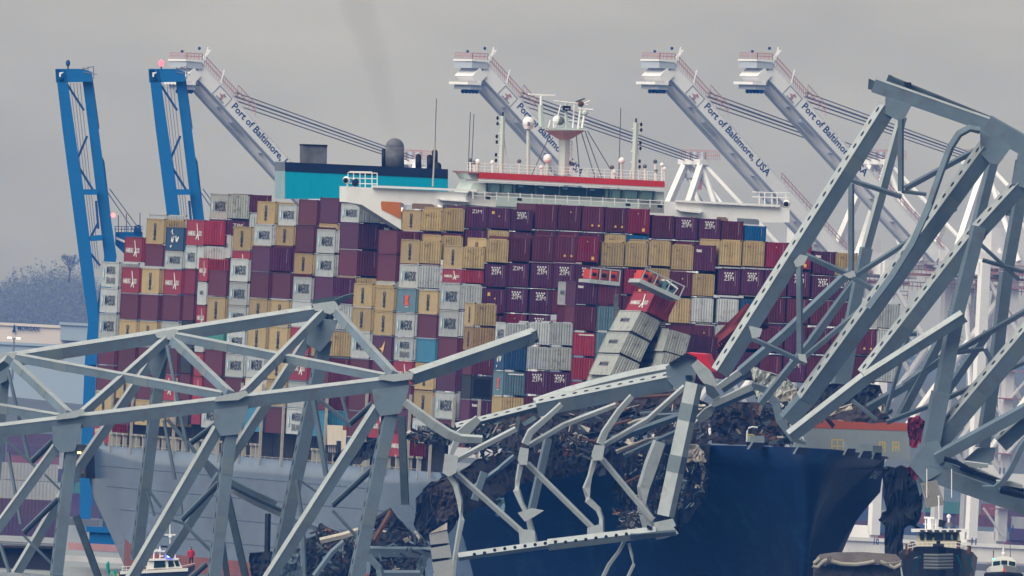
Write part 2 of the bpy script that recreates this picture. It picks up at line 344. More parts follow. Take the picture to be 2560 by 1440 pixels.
INNER = [
 (0.05, F40, 312.5, 591, 'r', [591, 655]), (0.05, F40, 367.5, 545, 't m', [545, 611, 666]), (2, F40, 373, 534, 'gp', [534, 596]),
 (0, F40, 467.5, 548, 'r g rd m k k m k', [548, 613, 672, 736, 802, 868, 934, 1000, 1062]),
 (1, F40, 527, 483, 'gr mZ', [483, 547, 612]), (2, F40, 582, 484, 'm gp', [484, 530, 594]),
 (1, F40, 584, 565, 't r m', [565, 626, 686, 750]), (1, F40, 636, 560, 'g m', [560, 614, 680]),
 (1, F40, 690, 562, 't m', [562, 614, 680]), (1, F40, 740, 564, 'm t m', [564, 632, 685, 750]), (1, F40, 793, 572, 'g g', [572, 633, 692]),
 (2, F40, 644, 502, 't m', [502, 560, 626]), (2, F40, 697, 510, 'g m', [510, 563, 629]), (2, F40, 748, 498, 'm m', [498, 563, 629]),
 (2, F40, 801, 493, 'mp tp m', [493, 558, 620, 684]),
 (1, F40, 853.5, 508, 'g mp m t', [508, 556, 623, 690, 752]), (2, F40, 910, 524, 't mx m t', [524, 556, 620, 685, 748]),
 (1, F40, 947, 574, 'm m g', [574, 635, 702, 764]), (2, F40, 1006, 523, 't mx', [523, 577, 643]),
 (1, F40, 1003, 597, 't g', [597, 659, 720]), (2, F40, 1056, 585, 'tp', [585, 648]),
 (1, F40, 1110, 612, 't r', [612, 671, 706]), (2, F40, 1169, 593, 't mz my m', [593, 656, 717, 783, 845]),
 (1, F20, 556, 586, 'gl mp', [586, 646, 706]), (4, F20, 1396, 703, 'gl m', [703, 763, 823]),
]
UREAR = {}
def run_sides():
    for grp, rows in (('outer', OUTER), ('inner', INNER)):
        for i, (r, L, x, y, kinds, ys) in enumerate(sorted(rows, key=lambda t: t[2])):
            u, v, wt = pv(x, y, r * 2.52); k = mpp(S(u, v, wt))
            if grp == 'outer': UREAR[i] = u
            lens = {j: 7.6 for j in range(1, 8)} if x == 467.5 else None
            n = i + 1
            place = (', %s side stack from the stern' % ORD[n]) if grp == 'outer' else (', %s set-back stack from the stern' % ORD[n])
            if x == 467.5:                                             # a shortened stack: its nearer half slot holds other boxes
                for j, kd in enumerate(kinds.split()):
                    stack(u + (L if j == 0 else 7.6), v, L if j == 0 else 7.6, wt - (ys[j] - ys[0]) / k, k, [kd], ys[j:j + 2], ', tier %s of the gap stack beside the blue box' % ORD[j + 1] if 0 else place + ' tier ' + ORD[j + 1])
            else: stack(u + L, v, L, wt, k, kinds.split(), ys, place)
run_sides()
# stacks of which only the door ends show: bay, then (left x, tops with kinds, foot)
ENDS = [
 ('beside the navy scripted box', (467.5, 548), [(511, '613gp 674k', 738), (567, '612m 676k', 740)]),
 ('below the wheelhouse', (885, 707), [
  (1108, '518tp 580m', 640), (1166, '515mZ 572mp', 632), (1222, '518my 573tp', 636), (1278, '522mz 578mp', 640), (1340, '509m 575ms', 637), (1398, '511ms 577m', 640),
  (1457, '514ms2 580mp', 640), (1515, '517ms2 583tp', 646), (1571, '520rd 586b', 648), (1632, '537m 598mp', 660), (1690, '541mz 601m', 663), (1748, '545mz 604mp', 666),
  (1805, '551m 606tp', 668), (1862, '563b', 606)]),
 ('across mid deck', (1048, 724), [
  (1271, '591m 656mZ 719mz 783rd', 845), (1332, '587m 656mz 722mz 786mz', 848), (1388, '588ms2 658mz 724m', 788), (1444, '589rd 660mz 724m', 788),
  (1506, '602tp 668m 734m', 800), (1565, '602tp 670rd 738m', 804), (1623, '599tp 668tp 738m', 804), (1680, '609tp 678ms 742tp 812m', 878), (1736, '611mx 682tp 742gp 808m', 874),
  (1800, '598tp 671mz 744gp 810m', 876), (1858, '600tp 672mz 745n 810m', 876), (1916, '604rd 674mz 742m 808mp', 874), (1975, '607rd 676mz 744m 810m', 876),
  (2034, '627mx 688mz 750m', 815), (2090, '630tp 692mz 754m', 818)]),
 ('behind the leaning truss', (1102.5, 706), [
  (1672, '845m 908m', 972), (1730, '812ms 880m', 950), (1788, '812gp 880m', 950), (1846, '806m 878mp', 950), (1904, '815m 886m', 956), (1963, '818mp 888mz', 957),
  (2021, '818m 888ms', 958), (2079, '820ms2 890m', 958), (2137, '820ms2 890m', 958), (2196, '757gp 823gp 890gp', 957)]),
 ('in the front block', (1240, 804), [
  (1322, '803gp 864gp 926mz 988m', 1050), (1378, '803gp 865gr 928mz 990m', 1052), (1440, '703mx 763m 829rb 892r 952r', 1014), (1497, '704m 763sp 829sp 890sp 950sp', 1012)]),
]
def run_ends():
    for place, (rx, ry), cols in ENDS:
        L = F20 if rx == 1240 else F40
        u = pv(rx, ry, 0)[0] + L
        for n, (x, spec, foot) in enumerate(cols):
            it = spec.split(); ys = [int(s[:3]) for s in it] + [foot]; ks = [s[3:] for s in it]
            _, v, wt = pu(x, ys[0], u); k = mpp(S(u, v, wt))
            stack(u, v, L, wt, k, ks, ys, ', %s from left %s' % (ORD[n + 1], place))
run_ends()
print('containers', NCONT)

# ------------------------------------------------------------ the ship itself
NAVY_SHEEN = mat('hull_navy_sheen', (0.085, 0.135, 0.215), rough=0.24, var=0.4, scale=0.05, spec=0.5, stretch=(1, 1, 2.5), dirt=(0.006, 0.035, 0.08), dirtamt=0.5)  # navy lightened along the midbody: grazing sky sheen put into the colour
SHIPW = mat('ship_white', (0.82, 0.82, 0.82), rough=0.45, var=0.06, scale=0.2, dirt=(0.45, 0.42, 0.38), dirtamt=0.2)
SHIPG = mat('ship_palegreen', (0.52, 0.60, 0.57), rough=0.5, var=0.08)
DECKM = mat('deck_rust', (0.11, 0.075, 0.07), var=0.4, scale=0.4); POST = mat('post_cream', (0.36, 0.345, 0.31), var=0.15, dirt=(.2, .13, .09), dirtamt=.4)
GLASS = mat('glass_dark', (0.012, 0.03, 0.035), rough=0.08, var=0.2); GLASSL = mat('glass_pale', (0.11, 0.19, 0.19), rough=0.1, var=0.15)
ORANGE = mat('lifeboat_orange', (0.55, 0.17, 0.03), var=0.15); REDP = mat('band_red', (0.50, 0.035, 0.025), var=0.12)
TEAL = mat('funnel_teal', (0.0, 0.33, 0.48), rough=0.6, var=0.06, scale=0.4, dirt=(0.0, 0.18, 0.30), dirtamt=0.35, stretch=(4, 4, .6)); FDARK = mat('funnel_navy', (0.010, 0.018, 0.045), var=0.2)
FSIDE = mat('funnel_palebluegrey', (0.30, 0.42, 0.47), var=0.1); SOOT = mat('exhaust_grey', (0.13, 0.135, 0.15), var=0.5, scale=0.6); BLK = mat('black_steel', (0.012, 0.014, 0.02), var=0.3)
BULW = mat('breakwater_grey', (0.26, 0.30, 0.32), rough=0.7, var=0.12, scale=0.15); BORANGE = mat('breakwater_orange', (0.42, 0.10, 0.05), var=0.15); YEL = mat('rail_yellow', (0.62, 0.46, 0.08), var=0.1)
RUST = mat('rust_brown', (0.12, 0.06, 0.04), var=0.4, scale=1.0)
NAVYB = mat('bow_navy', (0.002, 0.013, 0.048), rough=0.62, var=0.45, scale=0.07, spec=0.12, stretch=(1, 1, 1.6), dirt=(0.012, 0.045, 0.085), dirtamt=0.75)  # same navy paint as the midbody, duller and without its painted sheen
SCRAPE = mat('bow_scrape', (0.085, 0.115, 0.165), rough=.7, var=.5, scale=.5, spec=.1)
ship = empty('container_ship', S(150, 24, 0), 'huge navy container ship run aground with wrecked bridge steel over its bow', 'ship')
def lerp_tab(tab, u):
    for (a, x), (b, y) in zip(tab, tab[1:]):
        if u <= b:
            t = max(0, (u - a) / (b - a)); return tuple(p + (q - p) * t for p, q in zip(x, y))
    return tab[-1][1]
#        u      half beam deck, half beam water, top, bottom
HT = [(0, (23.6, 21.0, 14.0, 9.6)), (8, (24.1, 22.8, 14.0, 7.8)), (22, (24.1, 23.6, 14.0, 4.0)), (34, (24.1, 24.0, 14.0, 0.6)), (44, (24.1, 24.1, 14.0, -2)), (205, (24.1, 24.0, 14.0, -2)), (222, (24.1, 22.5, 14.0, -2)), (240, (23.8, 19, 14.0, -2)),
      (258, (21.6, 14.5, 14.4, -2)), (264, (20.8, 11, 18.2, -2)), (285, (17.2, 5, 18.4, -2)), (305, (12.0, 1.6, 18.6, -2)), (320, (6.9, .6, 18.9, -2)), (326, (4.8, .5, 19.0, -2)), (330, (2.7, .4, 19.1, -2)), (332, (.8, .2, 19.1, -1))]
def hull():
    b = MB(); us = sorted(set([t[0] for t in HT] + [44 + 9 * i for i in range(19)] + [250, 272, 278, 292, 298, 311, 326])); NS = 9; rings = []
    for u in us:
        hd, hw, top, bot = lerp_tab(HT, u); ring = []
        for k in range(NS + 1):
            t = k / NS; z = bot + (top - bot) * t; z = z if k != 2 or bot > 0 else 2.3; tt = max(0, min(1, (z - 0) / max(top, .1))); pw = 1.0 if u < 222 else 1.0 + min(1, (u - 222) / 50) * 1.0
            ring.append((hw + (hd - hw) * tt ** pw, z))
        pts = [S(u, 24 - h, z) for h, z in ring] + [S(u, 24 + h, z) for h, z in reversed(ring)]
        rings.append(pts)
    n = len(rings[0]); vs = [p for r in rings for p in r]; fs = []
    for i in range(len(rings) - 1):
        for k in range(n - 1): fs.append((i * n + k, i * n + k + 1, (i + 1) * n + k + 1, (i + 1) * n + k))
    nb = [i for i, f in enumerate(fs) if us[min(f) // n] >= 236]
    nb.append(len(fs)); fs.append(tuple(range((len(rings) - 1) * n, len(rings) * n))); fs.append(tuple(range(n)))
    b.add(vs, fs, NAVY_SHEEN); mb_ = b.mi(NAVYB)
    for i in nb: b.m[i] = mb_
    rd_ = b.mi(mat('hull_boot_red', (0.24, 0.085, 0.075), rough=.6, var=.35, scale=.12, dirt=(.12, .09, .09), dirtamt=.5))
    for i, f in enumerate(fs[:-1]):
        if i not in set(nb) and (f[0] % n in (0, 1, n - 2, n - 3)) and us[min(f) // n] >= 34: b.m[i] = rd_
    return b.build('hull', ship, smooth=True)
hull_o = hull()
b = MB()                                                               # main deck and forecastle deck
for (u0, u1) in zip([0, 60, 120, 180, 222, 240, 255], [60, 120, 180, 222, 240, 255, 259]):
    h0, h1 = lerp_tab(HT, u0)[0] - .5, lerp_tab(HT, u1)[0] - .5
    b.add([S(u0, 24 - h0, 13.2), S(u0, 24 + h0, 13.2), S(u1, 24 + h1, 13.2), S(u1, 24 - h1, 13.2)], [(0, 1, 2, 3)], DECKM)
fo = [(262, 20.2), (272, 18.9), (285, 16.6), (298, 13.4), (310, 9.6), (320, 5.9), (329, 1.4)]
b.add([S(u, 24 - h, 17.0) for u, h in fo] + [S(u, 24 + h, 17.0) for u, h in reversed(fo)], [tuple(range(14))], DECKM)
b.add([S(262, 24 - 18, 14.6), S(262, 24 + 18, 14.6), S(262, 24 + 19, 17), S(262, 24 - 19, 17)], [(0, 1, 2, 3)], BLK)
b.build('deck', ship)
# thin weld seams and scuffs along the side
b = MB()
for w_, ua, ub in ((11.6, 12, 205), (9.3, 20, 208), (6.8, 30, 200), (4.2, 40, 204)):
    b.add([S(ua, -.13, w_), S(ub, -.13, w_), S(ub, -.13, w_ + .07), S(ua, -.13, w_ + .07)], [(0, 1, 2, 3)], mat('hull_seam', (0.03, 0.065, 0.13), rough=.5))
b.build('plate_seam', hull_o)
b = MB()
def onhull(u, z, side):
    hd, hw, top, bot = lerp_tab(HT, u); tt = max(0, min(1, z / top)); pw = 1.0 + max(0, min(1, (u - 222) / 50)) * 1.0
    h = hw + (hd - hw) * tt ** pw + .05; return S(u, 24 + side * h, z)
rs = random.Random(4)
for k in range(46):
    u = rs.uniform(268, 318); z = rs.uniform(3, 15); l = rs.uniform(2, 6); w2 = rs.uniform(.05, .32)
    pts = [onhull(u + l * t, z - l * .35 * t, 1) for t in (0, .5, 1)]; q2 = [onhull(u + l * t, z - l * .35 * t + w2, 1) for t in (0, .5, 1)]
    b.add(pts + q2, [(0, 1, 4, 3), (1, 2, 5, 4)], SCRAPE)
b.build('scrape', hull_o)
b = MB()
for z in (6.5, 10.5, 14.2):
    us2 = [258 + 4 * i for i in range(18)]; pts = [onhull(u, z, -1) for u in us2]; q2 = [onhull(u, z + .08, -1) for u in us2]; nn = len(us2)
    b.add(pts + q2, [(i, i + 1, nn + i + 1, nn + i) for i in range(nn - 1)], mat('bow_seam', (.004, .026, .075), rough=.7, spec=.1))
for k in range(26):
    u = rs.uniform(272, 326); z = rs.uniform(5, 14); l = rs.uniform(.5, 3.4); w2 = rs.uniform(.03, .10); pts = [onhull(u, z, -1), onhull(u + .2, z - l, -1)]
    b.add(pts + [onhull(u + .2 + w2, z - l, -1), onhull(u + w2, z, -1)], [(0, 1, 2, 3)], mat('bow_rust', (.02, .032, .06), rough=.8, spec=.05))
b.build('plate_seam', hull_o)
# mooring opening at the stern, with its lamp
b = MB(); x0 = S(0, 0, 0)
b.bx(-.6, .6, -4.6, 4.6, 0, 3.8, BLK)
for k in range(4): b.bx(-.68, -.6, -3.4 + k * 1.9, -2.2 + k * 1.9, .5, 1.3, SOOT)
for k in range(5): b.bx(-.66, -.6, -4.4 + k * 2.1, -4.3 + k * 2.1, .2, 3.2, RUST)
b.bx(-.66, -.6, -4.4, 4.4, 1.45, 1.55, RUST)
o = b.build('mooring_opening', ship, origin=(0, 0, 0)); o.matrix_world = Matrix.LocRotScale(S(4.9, -.28, 10.1), RS.to_quaternion(), V((1, 1, 1)))
o.parent = ship; o.matrix_parent_inverse = Matrix.Translation(-ship.location)
b = MB(); b.bx(-.1, .1, -1.4, 1.0, 0, .22, mat('lamp_yellow', (.9, .8, .3), emit=(1.0, .85, .25), estr=1.6))
o2 = b.build('lamp', o, origin=(0, 0, 0)); o2.location = (-.75, .6, 2.75)
def placed(b, name, u, v, w_, parent=ship):
    o = b.build(name, None, origin=(0, 0, 0)); o.matrix_world = Matrix.LocRotScale(S(u, v, w_), RS.to_quaternion(), V((1, 1, 1)))
    bpy.context.view_layer.update()
    o.parent = parent; o.matrix_parent_inverse = parent.matrix_world.inverted(); return o
bpy.context.view_layer.update()
# lashing posts and coaming between deck and lowest containers
pb = MB(); pb.bx(-.22, .22, -.28, .28, 0, 2.3, POST); pb.bx(-.3, .3, -.5, .5, 2.2, 2.45, POST); pm = pb.mesh('post')
npost = 0
for i in range(48):
    u = 11 + i * 4.55 + (1.3 if i % 3 == 2 else 0)
    if 122 < u < 150 or u > 228: continue
    o = bpy.data.objects.new('lashing_post', pm); COL.objects.link(o); o.matrix_world = Matrix.LocRotScale(S(u, .2, 13.15), RS.to_quaternion(), V((1, 1, 1)))
    o.parent = ship; o.matrix_parent_inverse = ship.matrix_world.inverted(); npost += 1
b = MB(); 
for u0 in range(10, 226, 12):
    b.bar(S(u0, 3.2, 13.2 + .9), S(u0 + 11.6, 3.2, 14.1), 1.0, 1.9, DECKM, SZ)
for u0 in range(8, 226, 14):
    b.bar(S(u0, 2.2, 15.6), S(u0 + 13.7, 2.2, 15.6), .4, 5.2, mat('coaming_dark', (.028, .026, .032), var=.6, scale=.8), SZ)
b.build('hatch_coaming', ship)
b = MB()
for u0 in range(6, 226, 5):
    for z in (.45, .9): b.bar(S(u0, .1, 13.3 + z), S(u0 + 5, .1, 13.3 + z), .05, .06, POST)
    b.bar(S(u0, .1, 13.2), S(u0, .1, 14.25), .06, .06, POST)
b.build('deck_railing', ship)
lb = MB(); lb.bx(-.14, .14, -.2, .2, 0, 14.5, POST); lb.bx(-.05, .05, -.3, .3, 9, 9.5, POST); lm = lb.mesh('lash')
for i in list(range(0, 11)) + list(range(11, 17)):
    if i == 4: continue
    o = bpy.data.objects.new('lashing_column', lm); COL.objects.link(o)
    o.matrix_world = Matrix.LocRotScale(S(UREAR[i] + F40 + .6, -.1, 13.3), RS.to_quaternion(), V((1, 1, .62)))
    o.parent = ship; o.matrix_parent_inverse = ship.matrix_world.inverted()

# bridge house: u plane found from the wing end
UB = pv(868, 480, 0)[0]
def pb_(px, py): return pu(px, py, UB)
def face(b, poly, depth, m, du=0.0): # polygon given in photo pixels on the bridge front plane, extruded aft
    P = []
    for x, y in poly:
        u, v, w_ = pu(x, y, UB + du); P.append(S(u, v, w_))
    b.prism(P, -SB * depth, m)
b = MB()
face(b, [(866, 466), (1176, 482), (1176, 512), (1003, 512), (1003, 574), (905, 512), (866, 505)], 4.5, SHIPW)
face(b, [(1176, 482), (1240, 485), (1240, 518), (1176, 512)], 4.5, SHIPW)
wing = b.build('bridge_wing', ship); b = MB()
face(b, [(1600, 500), (1974, 520), (1974, 556), (1880, 556), (1830, 556), (1600, 545)], 4.5, SHIPW)
b.build('bridge_wing', ship)
b = MB()
face(b, [(932, 463), (1192, 474), (1192, 479), (932, 469)], .6, SHIPW, .5); face(b, [(1098, 498), (1172, 502), (1168, 505), (1104, 501)], 1.2, SHIPW, .9)
b.build('wing_rail', wing); b = MB()
face(b, [(1690, 500), (1950, 512), (1950, 517), (1690, 505)], .6, SHIPW, .5); face(b, [(1694, 524), (1758, 528), (1750, 533), (1700, 528)], 1.2, SHIPW, .9)
b.build('wing_rail', wing)
b = MB()
def ropen(poly, m, d):
    b = MB(); face(b, poly, .1, m, d); b.build('wing_opening', wing)
ropen([(954, 503), (1004, 506), (1010, 510), (1009, 518), (1003, 516), (1002, 548), (954, 524), (952, 508)], ORANGE, .06)
ropen([(1000, 507), (1008, 508), (1010, 514), (1009, 519), (1001, 518)], mat('recess_grey', (.2, .22, .26)), .10)
ropen([(1032, 508), (1080, 510), (1086, 514), (1087, 524), (1031, 522), (1030, 512)], mat('recess_brown', (.25, .17, .13)), .06)
ropen([(1108, 511), (1140, 513), (1140, 522), (1106, 520)], mat('recess_grey', (.2, .22, .26)), .06)
ropen([(1843, 545), (1894, 548), (1898, 553), (1898, 562), (1843, 558)], mat('recess_grey', (.2, .22, .26)), .06)
ropen([(1793, 542), (1815, 543), (1820, 548), (1820, 553), (1790, 550)], mat('recess_brown', (.25, .17, .13)), .06)
b = MB()                                                               # wheelhouse
face(b, [(1184, 456), (1660, 480), (1660, 533), (1165, 512), (1165, 492)], 9, SHIPG)
face(b, [(1176, 500), (1650, 522), (1650, 550), (1176, 531)], 9, SHIPW, -.3)
face(b, [(1168, 430), (1200, 431), (1200, 450), (1180, 449)], 8, SHIPG)
house = b.build('wheelhouse', ship)
b = MB(); face(b, [(1198, 430), (1662, 453), (1662, 468), (1198, 446)], 10, REDP, .9); face(b, [(1166, 428), (1200, 430), (1200, 434), (1168, 432)], 9, mat('band_faded', (.42, .2, .17)), .9)
face(b, [(1198, 447), (1662, 469), (1660, 474), (1198, 452)], 9.6, SHIPW, .8)
b.build('roof_band', house)
wx = [1213, 1225, 1258, 1288, 1340, 1399, 1467, 1513, 1529, 1560, 1602, 1640]
for i, (a, c) in enumerate(zip(wx, wx[1:])):
    ya, yc = 455 + (a - 1200) * .049, 455 + (c - 1200) * .049
    b = MB(); gm = GLASS if (a in (1288, 1340, 1399, 1467)) else GLASSL
    face(b, [(a + 1.5, ya + 1), (c - 1.5, yc + 1), (c - 2.5 - (c > 1600) * 5, yc + 23), (a + 1.5, ya + 23)], .2, gm, .35)
    if gm is GLASSL:
        face(b, [(c - 8, yc + 3), (c - 5, yc + 3), (c - 6, yc + 22), (c - 9, yc + 22)], .1, GLASS, .5)
    else: face(b, [(a + 8, ya + 4), (a + 20, ya + 5), (a + 20, ya + 9), (a + 8, ya + 8)], .1, GLASSL, .5)
    b.build('window', house)
b = MB()
for dy in (24, 33): face(b, [(1180, 455 + dy), (1660, 478 + dy), (1660, 479.4 + dy), (1180, 456.4 + dy)], .2, SHIPW, 2.2)
for k in range(17):
    x = 1182 + k * 29.5; y = 455 + (x - 1180) * .049; face(b, [(x, y + 22), (x + 1.6, y + 22), (x + 1.6, y + 42), (x, y + 42)], .2, SHIPW, 2.2)
for x in (1216, 1295, 1566, 1646): face(b, [(x, 489 + (x - 1180) * .049), (x + 10, 490 + (x - 1180) * .049), (x + 10, 497 + (x - 1180) * .049), (x, 496 + (x - 1180) * .049)], .6, BLK, 2.4)
b.build('walkway_rail', house)
b = MB()                                                               # monkey-island railing on the roof
for dy in (-9, -17, -25): face(b, [(1168, 430 + dy), (1662, 455 + dy), (1662, 456.1 + dy), (1168, 431.1 + dy)], .15, SHIPW, .6)
for k in range(24):
    x = 1168 + k * 21.4; y = 430 + (x - 1168) * .05; face(b, [(x, y - 25), (x + 1.3, y - 25), (x + 1.3, y), (x, y)], .15, SHIPW, .6)
b.build('roof_rail', house)
def pole(b, x0, y0, x1, y1, r, m, du=-3): b.tube([S(*pu(x0, y0, UB + du)), S(*pu(x1, y1, UB + du))], r, m, 7)
def dot(b, x, y, r, m, du=-3, sq=1.0): b.ball(S(*pu(x, y, UB + du)), r, m, 10, sq)
# radar mast
b = MB(); pole(b, 1409, 438, 1412, 335, .62, SHIPG); b.tube([S(*pu(1412, 348, UB - 3)), S(*pu(1412, 326, UB - 3))], [.7, 2.4], SHIPG, 10)
face(b, [(1362, 318), (1470, 323), (1470, 327), (1362, 322)], 4.5, SHIPG, -1)
mast = b.build('radar_mast', ship)
b = MB()
pole(b, 1352, 320, 1353, 240, .16, SHIPW); pole(b, 1352, 318, 1352, 262, .3, SHIPG); face(b, [(1322, 233.5), (1388, 236), (1388, 240.5), (1322, 237.5)], .5, SHIPW, -3)
pole(b, 1415, 320, 1415, 258, .18, SHIPG); face(b, [(1408, 264), (1427, 265), (1427, 277), (1408, 276)], .5, FDARK, -2.5); face(b, [(1413, 271), (1423, 271.5), (1423, 273), (1413, 272.5)], .1, INKW, -2.2)
pole(b, 1432, 320, 1436, 262, .1, SHIPW); pole(b, 1445, 322, 1452, 262, .12, SHIPW); pole(b, 1388, 318, 1402, 262, .08, SHIPW); pole(b, 1385, 252, 1470, 262, .07, SHIPW); pole(b, 1455, 320, 1462, 280, .14, SHIPW)
pole(b, 1446, 272, 1482, 275, .12, SHIPW); pole(b, 1440, 254, 1462, 246, .1, SOOT); pole(b, 1452, 262, 1474, 252, .08, SHIPW); dot(b, 1452, 260, .35, RUST); dot(b, 1400, 302, .5, SOOT); dot(b, 1392, 300, .5, SHIPW); dot(b, 1462, 282, .35, SHIPG)
pole(b, 1384, 320, 1384, 296, .08, SHIPW); pole(b, 1370, 322, 1376, 300, .08, SHIPW); pole(b, 1384, 300, 1470, 304, .05, SHIPW); pole(b, 1420, 436, 1424, 352, .06, SHIPW); pole(b, 1428, 436, 1430, 352, .06, SHIPW)
for k in range(8): pole(b, 1421, 352 + k * 10, 1429, 352.4 + k * 10, .04, SHIPW)
b.build('mast_gear', mast)
for x0, y0, x1, y1 in ((1462, 326, 1505, 446), (1452, 326, 1488, 446), (1380, 326, 1330, 436), (1468, 326, 1540, 446), (1440, 330, 1450, 440)):
    b = MB(); pole(b, x0, y0, x1, y1, .05, SOOT); b.build('stay_wire', mast)
for (xb, xt, yt, s_) in ((1252, 1257, 290, -1), (1584, 1590, 306, 1)):
    yb = 436 + (xb - 1200) * .05
    b = MB(); pole(b, xb, yb, xt, yt, .3, SHIPG); pole(b, xt, yt, xt + .6, yt - 10, .1, BLK)
    for k in range(5): pole(b, xb + (xt - xb) * k / 5 - 9, yb - 22 - (yb - yt) * k / 5.4, xb + (xt - xb) * k / 5 + 10, yb - 22 - (yb - yt) * k / 5.4, .06, SHIPW)
    pole(b, xb - 10, yb, xt - 2, yt + 62, .08, SHIPG); pole(b, xb + 22, yb, xt + 2, yt + 50, .07, SHIPG)
    m_ = b.build('signal_mast', ship)
    b = MB()
    for k in range(3):
        for dy in (0, 14): 
            x = xt + s_ * 13 - k * 2; y = yt + 5 + k * 46 + dy; dot(b, x, y, .15, BLK, -3, 1.5)
    b.build('signal_lamp', m_)
def dome(x, yb, yt, r, m=SHIPW):
    b = MB(); pole(b, x - 1, yb, x, yt + r * 20, .22, SHIPG); b.ball(S(*pu(x, yt + r * 22, UB - 3)), r, m, 14, 1.1)
    if r > .5: b.tube([S(*pu(x, yt + r * 44, UB - 3)), S(*pu(x, yt + r * 22, UB - 3))], [r * .75, r], m, 14)
    return b.build('radome', ship)
dd = dome(1321, 432, 293, .66); b = MB()
for k in range(3): face(b, [(1319, 306 + k * 3.2), (1325, 304 + k * 3.2), (1325, 306 + k * 3.2), (1319, 308 + k * 3.2)], .1, INK, -2.1)
b.build('emblem', dd)
dome(1369, 440, 386, .5); dome(1554, 450, 394, .36); dome(1194, 430, 398, .3)
for x, y, h in ((1176, 432, 32), (1186, 432, 26), (1231, 434, 28), (1298, 436, 33), (1530, 452, 34), (1535, 452, 22), (1612, 456, 40), (1638, 456, 52), (1655, 458, 46), (1661, 458, 36), (1640, 458, 30), (1353, 440, 22), (1430, 443, 34)):
    b = MB(); pole(b, x, y, x, y - h, .1, SHIPW); dot(b, x, y - h, .24, SHIPW if x % 2 else SOOT); b.build('roof_antenna', ship)
for x, y, t, xt in ((1170, 400, 280, 1176), (1178, 400, 285, 1185), (1546, 440, 270, 1552)):
    b = MB(); pole(b, x, y + 36, xt, t, .05, SOOT); b.build('whip_antenna', ship)
b = MB(); pole(b, 1082, 466, 1088, 350, .1, POST); pole(b, 1088, 350, 1091, 246, .05, SOOT)
b.build('whip_antenna', wing)
for (x, y, nm) in ((866, 444, 'l'), (1967, 503, 'r')):
    b = MB(); dot(b, x, y + 6, .42, SHIPW, -1); dot(b, x - 2, y + 7, .3, BLK, 0); pole(b, x + 2, y + 26, x + 1, y + 8, .08, SHIPW, -1); b.build('searchlight', wing)
b = MB()
for x in (870, 884, 900, 913, 930, 943): pole(b, x, 470, x, 432 + (x - 870) * .02, .05, SHIPW, -1)
for y in (431, 445, 458): pole(b, 870, y, 943, y + 2, .05, SHIPW, -1)
pole(b, 874, 429, 930, 430, .05, SHIPW, -3); b.build('wing_cage', wing); b = MB()
for x in (1898, 1912, 1930, 1943, 1965): pole(b, x, 520, x, 482 + (x - 1898) * .02, .05, SHIPW, -1)
for y in (480, 492): pole(b, 1880, y, 1975, y + 3, .05, SHIPW, -1)
b.build('wing_cage', wing)
b = MB(); dot(b, 888, 456, .4, FDARK, -1, 1.2); dot(b, 886, 449, .2, INKW, -1); b.build('compass', wing)
# funnel block, aft on the centre line
UF = pv(388, 450, 0)[0]
def pf(px, py, du=0): return S(*pu(px, py, UF + du))
def ff(b, poly, depth, m, du=0.0): b.prism([pf(x, y, du) for x, y in poly], -SB * depth, m)
b = MB(); ff(b, [(713, 428), (1120, 446), (1120, 497), (713, 497)], 6.6, TEAL)
fun = b.build('funnel', ship)
b = MB(); ff(b, [(714, 405), (1120, 423), (1120, 446.5), (714, 428.5)], 6.5, FDARK, .04); b.build('funnel_band', fun)
# pale left flank of the funnel, a plate on its side
b = MB(); p1, p2, p3, p4 = pf(713, 405, .0), pf(713, 428, .0), pf(713, 497, .0), None
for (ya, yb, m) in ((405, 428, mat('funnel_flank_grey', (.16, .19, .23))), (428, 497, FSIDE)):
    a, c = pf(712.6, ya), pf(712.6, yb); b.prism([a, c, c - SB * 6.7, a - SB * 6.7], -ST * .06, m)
b.build('funnel_flank', fun)
b = MB(); ff(b, [(759, 362), (818, 364), (817, 411), (758, 408)], 2.4, SOOT, -1.5); ff(b, [(758, 360), (819, 362), (819, 366), (758, 364)], 2.6, BLK, -1.4); b.build('exhaust_box', fun)
def stackpipe(x, yb, yt, wpx, m, du):
    r = wpx / 2 / 22.0; b = MB(); b.tube([pf(x, yb + 4, du), pf(x, yt + wpx * .5, du)], r, m, 18); top = pf(x, yt + wpx * .5, du); b.ball(top, r, m, 18, .95); return b.build('exhaust_pipe', fun, smooth=True)
stackpipe(987, 418, 344, 47, SOOT, -2); stackpipe(959, 416, 371, 10, BLK, -3.5); stackpipe(1046, 420, 384, 15, BLK, -2); stackpipe(1074, 422, 386, 14, BLK, -1.5); stackpipe(1087, 423, 373, 15, BLK, -3); stackpipe(1094, 424, 405, 19, BLK, -1)
# deck house with cream wall by the gangway
b = MB(); P = lambda x, y, r=0: S(*pv(x, y, r))
def sidep(b, poly, depth, m, v=-.2): b.prism([S(*pv(x, y, v)) for x, y in poly], ST * depth, m)
sidep(b, [(818, 1062), (857, 1064), (857, 1134), (818, 1130)], 3.0, mat('cream_wall', (.60, .53, .44), var=.12))
u_, v_, w_ = pv(857, 1064, -.2); b.prism([S(u_ + .05, -.2, w_), S(u_ + .05, .6, w_), S(u_ + .05, .6, w_ - 3), S(u_ + .05, -.2, w_ - 3)], SB * .1, mat('rust_panel', (.30, .10, .07)))
dh = b.build('deck_house', ship)
b = MB(); sidep(b, [(812, 1112), (842, 1112), (842, 1114), (812, 1114)], .2, FDARK, -.5)
for k in range(6): sidep(b, [(813 + k * 5, 1113), (814 + k * 5, 1113), (814 + k * 5, 1132), (813 + k * 5, 1132)], .1, FDARK, -.5)
sidep(b, [(841, 1102), (846, 1102), (846, 1133), (841, 1133)], .3, FDARK, -.5)
b.build('gangway_rail', dh)
